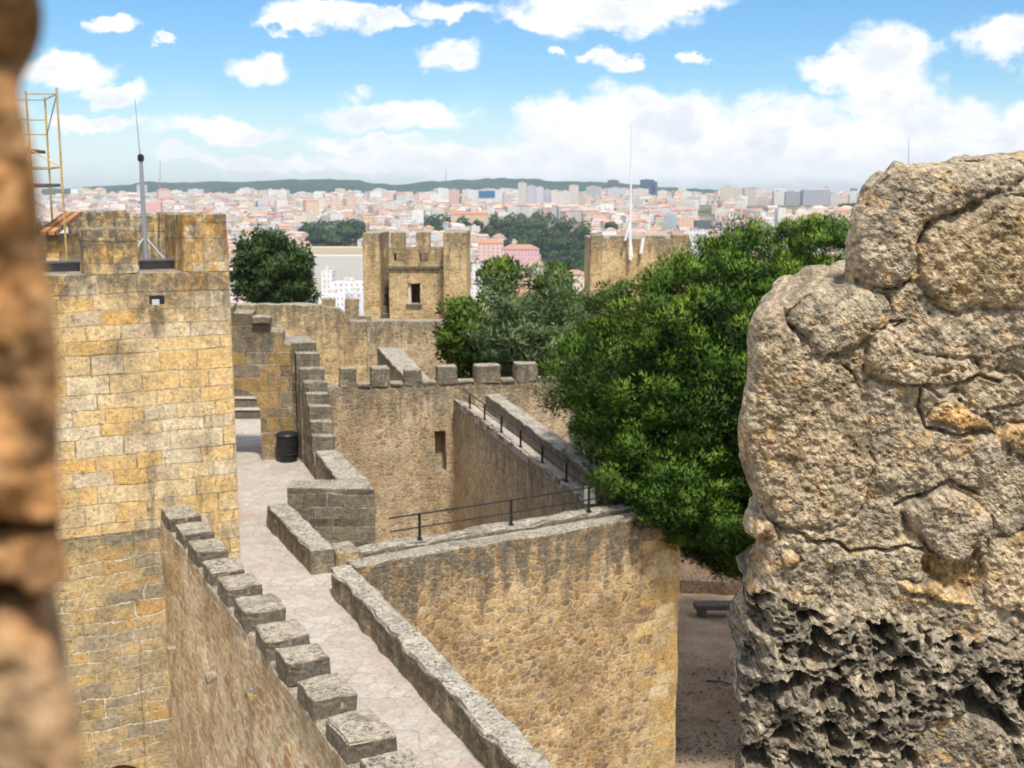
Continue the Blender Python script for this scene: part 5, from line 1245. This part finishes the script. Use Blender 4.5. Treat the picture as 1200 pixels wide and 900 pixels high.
for X, Y, z in tl_:
    if tvis((X, Y, z)) == 0: continue
    k = int(rng.integers(4)); s = .8+.9*rng.random()*(1.25 if Y < 1500 else 1); rt = bpy.data.objects.new('park_tree', None); COL.objects.link(rt); rt.location = (X, Y, z); rt.scale = (s, s, s*(.85+.4*rng.random())); rt.rotation_euler.z = rng.random()*6.28
    px, py = proj((X, Y, z+5))
    tag(rt, 'leafy green city tree '+('in the wooded park left of the plain square tower' if 556 < px < 692 and py > 246 else where(px, py)), 'tree', 'city trees beyond the castle')
    for nm, me in zip(('crown', 'trunk'), protos[k]):
        o = bpy.data.objects.new(nm, me); COL.objects.link(o); o.parent = rt
# the trees past those, too small to tell apart
DT = MB(); done = set(id(q) for q in tl_)
for q in [q for q in trees_c+extra if id(q) not in done][:900]:
    m = 46; dd = rdirs(m); dd[:,2] = np.abs(dd[:,2]); s_ = 3.+2.2*rng.random(); leaves(DT, np.array(q)+(0, 0, 2.)+dd*s_*(1, 1, 1.1), dd, 2.2, 1.6, .8, np.clip(.45+.3*rng.normal(size=m), 0, 1))
DT.build('distant_trees', M['dark'], None, label='scattered far trees among the city houses', cat='trees', kind='stuff')
# thin radio masts far away
for x, yt, yb, rr, lb in ((187.5, 189, 226, 2600, 'thin far radio mast right of the antenna mast'), (522.5, 199, 216, 4800, 'thin far mast on the wooded ridge'), (1065, 161, 235, 900, 'thin pale pole rising behind the limestone merlon')):
    a, b = at(x, yt, Y=rr), at(x, yb, Y=rr); mb = MB(); tube(mb, b-(0, 0, 12), a, rr/FPX*.55, rr/FPX*.3, 6)
    mb.build('radio_mast', M['galv'], None, loc=tuple(b-(0, 0, 12)), label=lb, cat='mast')

# ================================================================= haze
mb = MB(); zt_ = 125.; prism4(mb, (-9500, -9500), (9500, -9500), (9500, 9500), (-9500, 9500), -110, zt_, res=99999, bottom=True)
t = NT('haze'); pv = t.n('VolumePrincipled', {'Color': (.74, .87, 1., 1), 'Density': HAZE, 'Anisotropy': .2}); t.t.links.new(pv.outputs[0], t.out.inputs['Volume'])
hz = mb.build('haze', t.m, None, kind='stuff', label='thin pale summer haze over the city', cat='haze')

# ================================================================= sky, sun, clouds
SUN_EL, SUN_AZ = R(60), R(162)      # azimuth from +Y towards +X: behind the viewer, a little to the right
w = bpy.data.worlds.new('World'); sc.world = w; w.use_nodes = True; nt = w.node_tree; nt.nodes.clear()
class WT(NT):
    def __init__(s): s.t = nt; s.m = w; s.out = nt.nodes.new('ShaderNodeOutputWorld')
t = WT()
sky = t.n('TexSky', sky_type='NISHITA', sun_disc=False, sun_elevation=SUN_EL, sun_rotation=SUN_AZ, altitude=100, air_density=1., dust_density=.6, ozone_density=2.5)
g = t.n('TexCoord').outputs['Generated']; s = t.n('SeparateXYZ', {0: g})
az = t.math('ARCTAN2', s.outputs[0], s.outputs[1]); el = t.math('ARCSINE', s.outputs[2])
ae = t.n('CombineXYZ', {0: az, 1: el, 2: 0.}).outputs[0]
wn = t.n('Mapping', {'Vector': ae, 'Scale': (1., 1.35, 1)}).outputs[0]
n1 = t.noise(wn, 24, 7, .58).outputs[1]; n2 = t.noise(wn, 7, 3, .5).outputs[1]
cen = lambda v: t.n('VectorMath', {0: v, 1: (.5, .5, .5)}, operation='SUBTRACT').outputs[0]
sc_ = lambda v, k: t.n('VectorMath', {0: v, 'Scale': k}, operation='SCALE').outputs[0]
addv = lambda a, b: t.n('VectorMath', {0: a, 1: b}, operation='ADD').outputs[0]
Pn = addv(ae, addv(sc_(cen(n1), .048), sc_(cen(n2), .030)))
def azel(px, py):
    d = ray(px, py); return math.atan2(d[0], d[1]), math.asin(d[2]/np.linalg.norm(d))
CL = [(372, 24, 52, 14), (330, 32, 30, 7), (440, 22, 45, 8), (525, 10, 42, 8), (710, 10, 95, 22), (640, 20, 42, 10), (780, 6, 52, 12), (527, 66, 30, 15), (306, 76, 33, 14), (315, 66, 16, 10), (70, 84, 46, 15), (128, 108, 34, 10), (110, 141, 50, 8), (262, 152, 66, 12),
      (465, 135, 76, 14), (430, 166, 64, 9), (1040, 68, 46, 34), (1000, 82, 60, 16), (1062, 60, 26, 26), (1040, 112, 44, 30), (1185, 46, 44, 20), (725, 72, 22, 10), (700, 62, 20, 6), (652, 63, 12, 6), (809, 78, 15, 7), (136, 32, 20, 7), (196, 47, 14, 4), (-60, 120, 60, 22), (1290, 90, 60, 20),
      (640, 142, 34, 24), (665, 134, 42, 22), (730, 138, 70, 30), (800, 150, 55, 34), (870, 158, 46, 26), (930, 148, 60, 30), (1000, 165, 60, 26), (1060, 160, 42, 24), (1112, 148, 48, 34), (1165, 165, 46, 22), (1215, 150, 40, 34), (1300, 150, 70, 40), (560, 190, 90, 16), (720, 186, 150, 28), (900, 190, 150, 26), (1080, 190, 140, 26), (470, 186, 90, 10), (300, 190, 90, 8)]
mind = None
for cx, cy, rx, ry in CL:
    a0, e0 = azel(cx, cy); ax, ay = rx*1.12/FPX, ry*1.15/FPX
    d = t.n('VectorMath', {0: t.n('VectorMath', {0: Pn, 1: (a0, e0, 0)}, operation='SUBTRACT').outputs[0], 1: (1/ax, 1/ay, 0)}, operation='MULTIPLY').outputs[0]
    l = t.n('VectorMath', {0: d}, operation='LENGTH').outputs['Value']
    mind = l if mind is None else t.math('SMOOTH_MIN', mind, l, .12)
fn = t.noise(wn, 40, 6, .62).outputs[0]
dens = t.math('SUBTRACT', t.math('SUBTRACT', 1.14, mind), t.math('MULTIPLY', t.math('SUBTRACT', fn, .5), 1.05))
mask = t.math('MULTIPLY', t.ss(dens, -.10, .52), 1., clamp=True)
ov = t.noise(g, 2.6, 5, .6).outputs[0]                              # unseen scattered cloud added outside the view to whiten the ambient light
away = t.math('MAXIMUM', t.ss(el, .30, .45), t.ss(t.math('ABSOLUTE', az), .62, .85))
mask = t.math('MAXIMUM', mask, t.math('MULTIPLY', t.ss(ov, .40, .56), away))
# far overcast veil towards the horizon
hor = t.math('MULTIPLY', t.ss(t.math('ADD', el, t.math('MULTIPLY', t.math('SUBTRACT', t.noise(wn, 9, 5, .6).outputs[0], .5), .06)), .105, .0), .62)
thick_ = t.ss(dens, .15, .8)
shade = t.noise(addv(wn, (0, .012, 0)), 16, 5, .6).outputs[0]
ccol = t.mix(t.math('MULTIPLY', t.math('MULTIPLY', t.ss(shade, .40, .62), .95), t.math('MULTIPLY', t.math('MULTIPLY_ADD', thick_, .7, .3), t.math('MULTIPLY_ADD', t.ss(el, .0, .05), .85, .15))), (CLOUD, CLOUD, CLOUD*1.01), (CLOUD*.76, CLOUD*.80, CLOUD*.86))
skc = t.n('HueSaturation', {'Saturation': SKYSAT, 'Value': SKYVAL, 'Color': sky.outputs[0]}).outputs[0]
skc = t.mix(1., skc, SKYTINT, 'MULTIPLY')
c = t.mix(hor, skc, (CLOUD*.90, CLOUD*.95, CLOUD*1.))
c = t.mix(mask, c, ccol)
below = t.ss(s.outputs[2], -.02, 0.)
bg = t.n('Background', {'Color': c, 'Strength': SKYSTR}); t.t.links.new(bg.outputs[0], t.out.inputs[0])
w.cycles.sampling_method = 'MANUAL'; w.cycles.sample_map_resolution = 512
sl = bpy.data.lights.new('sun', 'SUN'); sl.energy = SUNE; sl.angle = R(SUNANG); sl.color = (1., .94, .85)
so = bpy.data.objects.new('sun', sl); COL.objects.link(so)
dv = Vector((math.sin(SUN_AZ)*math.cos(SUN_EL), math.cos(SUN_AZ)*math.cos(SUN_EL), math.sin(SUN_EL)))
so.rotation_euler = dv.to_track_quat('Z', 'Y').to_euler(); so.location = dv*50+Vector((0, 0, 7))
# ================================================================= render settings
sc.render.engine = 'CYCLES'
sc.cycles.use_denoising = True; sc.cycles.use_adaptive_sampling = True; sc.cycles.adaptive_threshold = .02
sc.cycles.max_bounces = 5; sc.cycles.diffuse_bounces = 3; sc.cycles.glossy_bounces = 1; sc.cycles.transmission_bounces = 2; sc.cycles.transparent_max_bounces = 4; sc.cycles.volume_bounces = 0
sc.cycles.caustics_reflective = False; sc.cycles.caustics_refractive = False
sc.view_settings.view_transform = 'Standard'; sc.view_settings.look = 'None'; sc.view_settings.exposure = EXPOSURE; sc.view_settings.gamma = 1
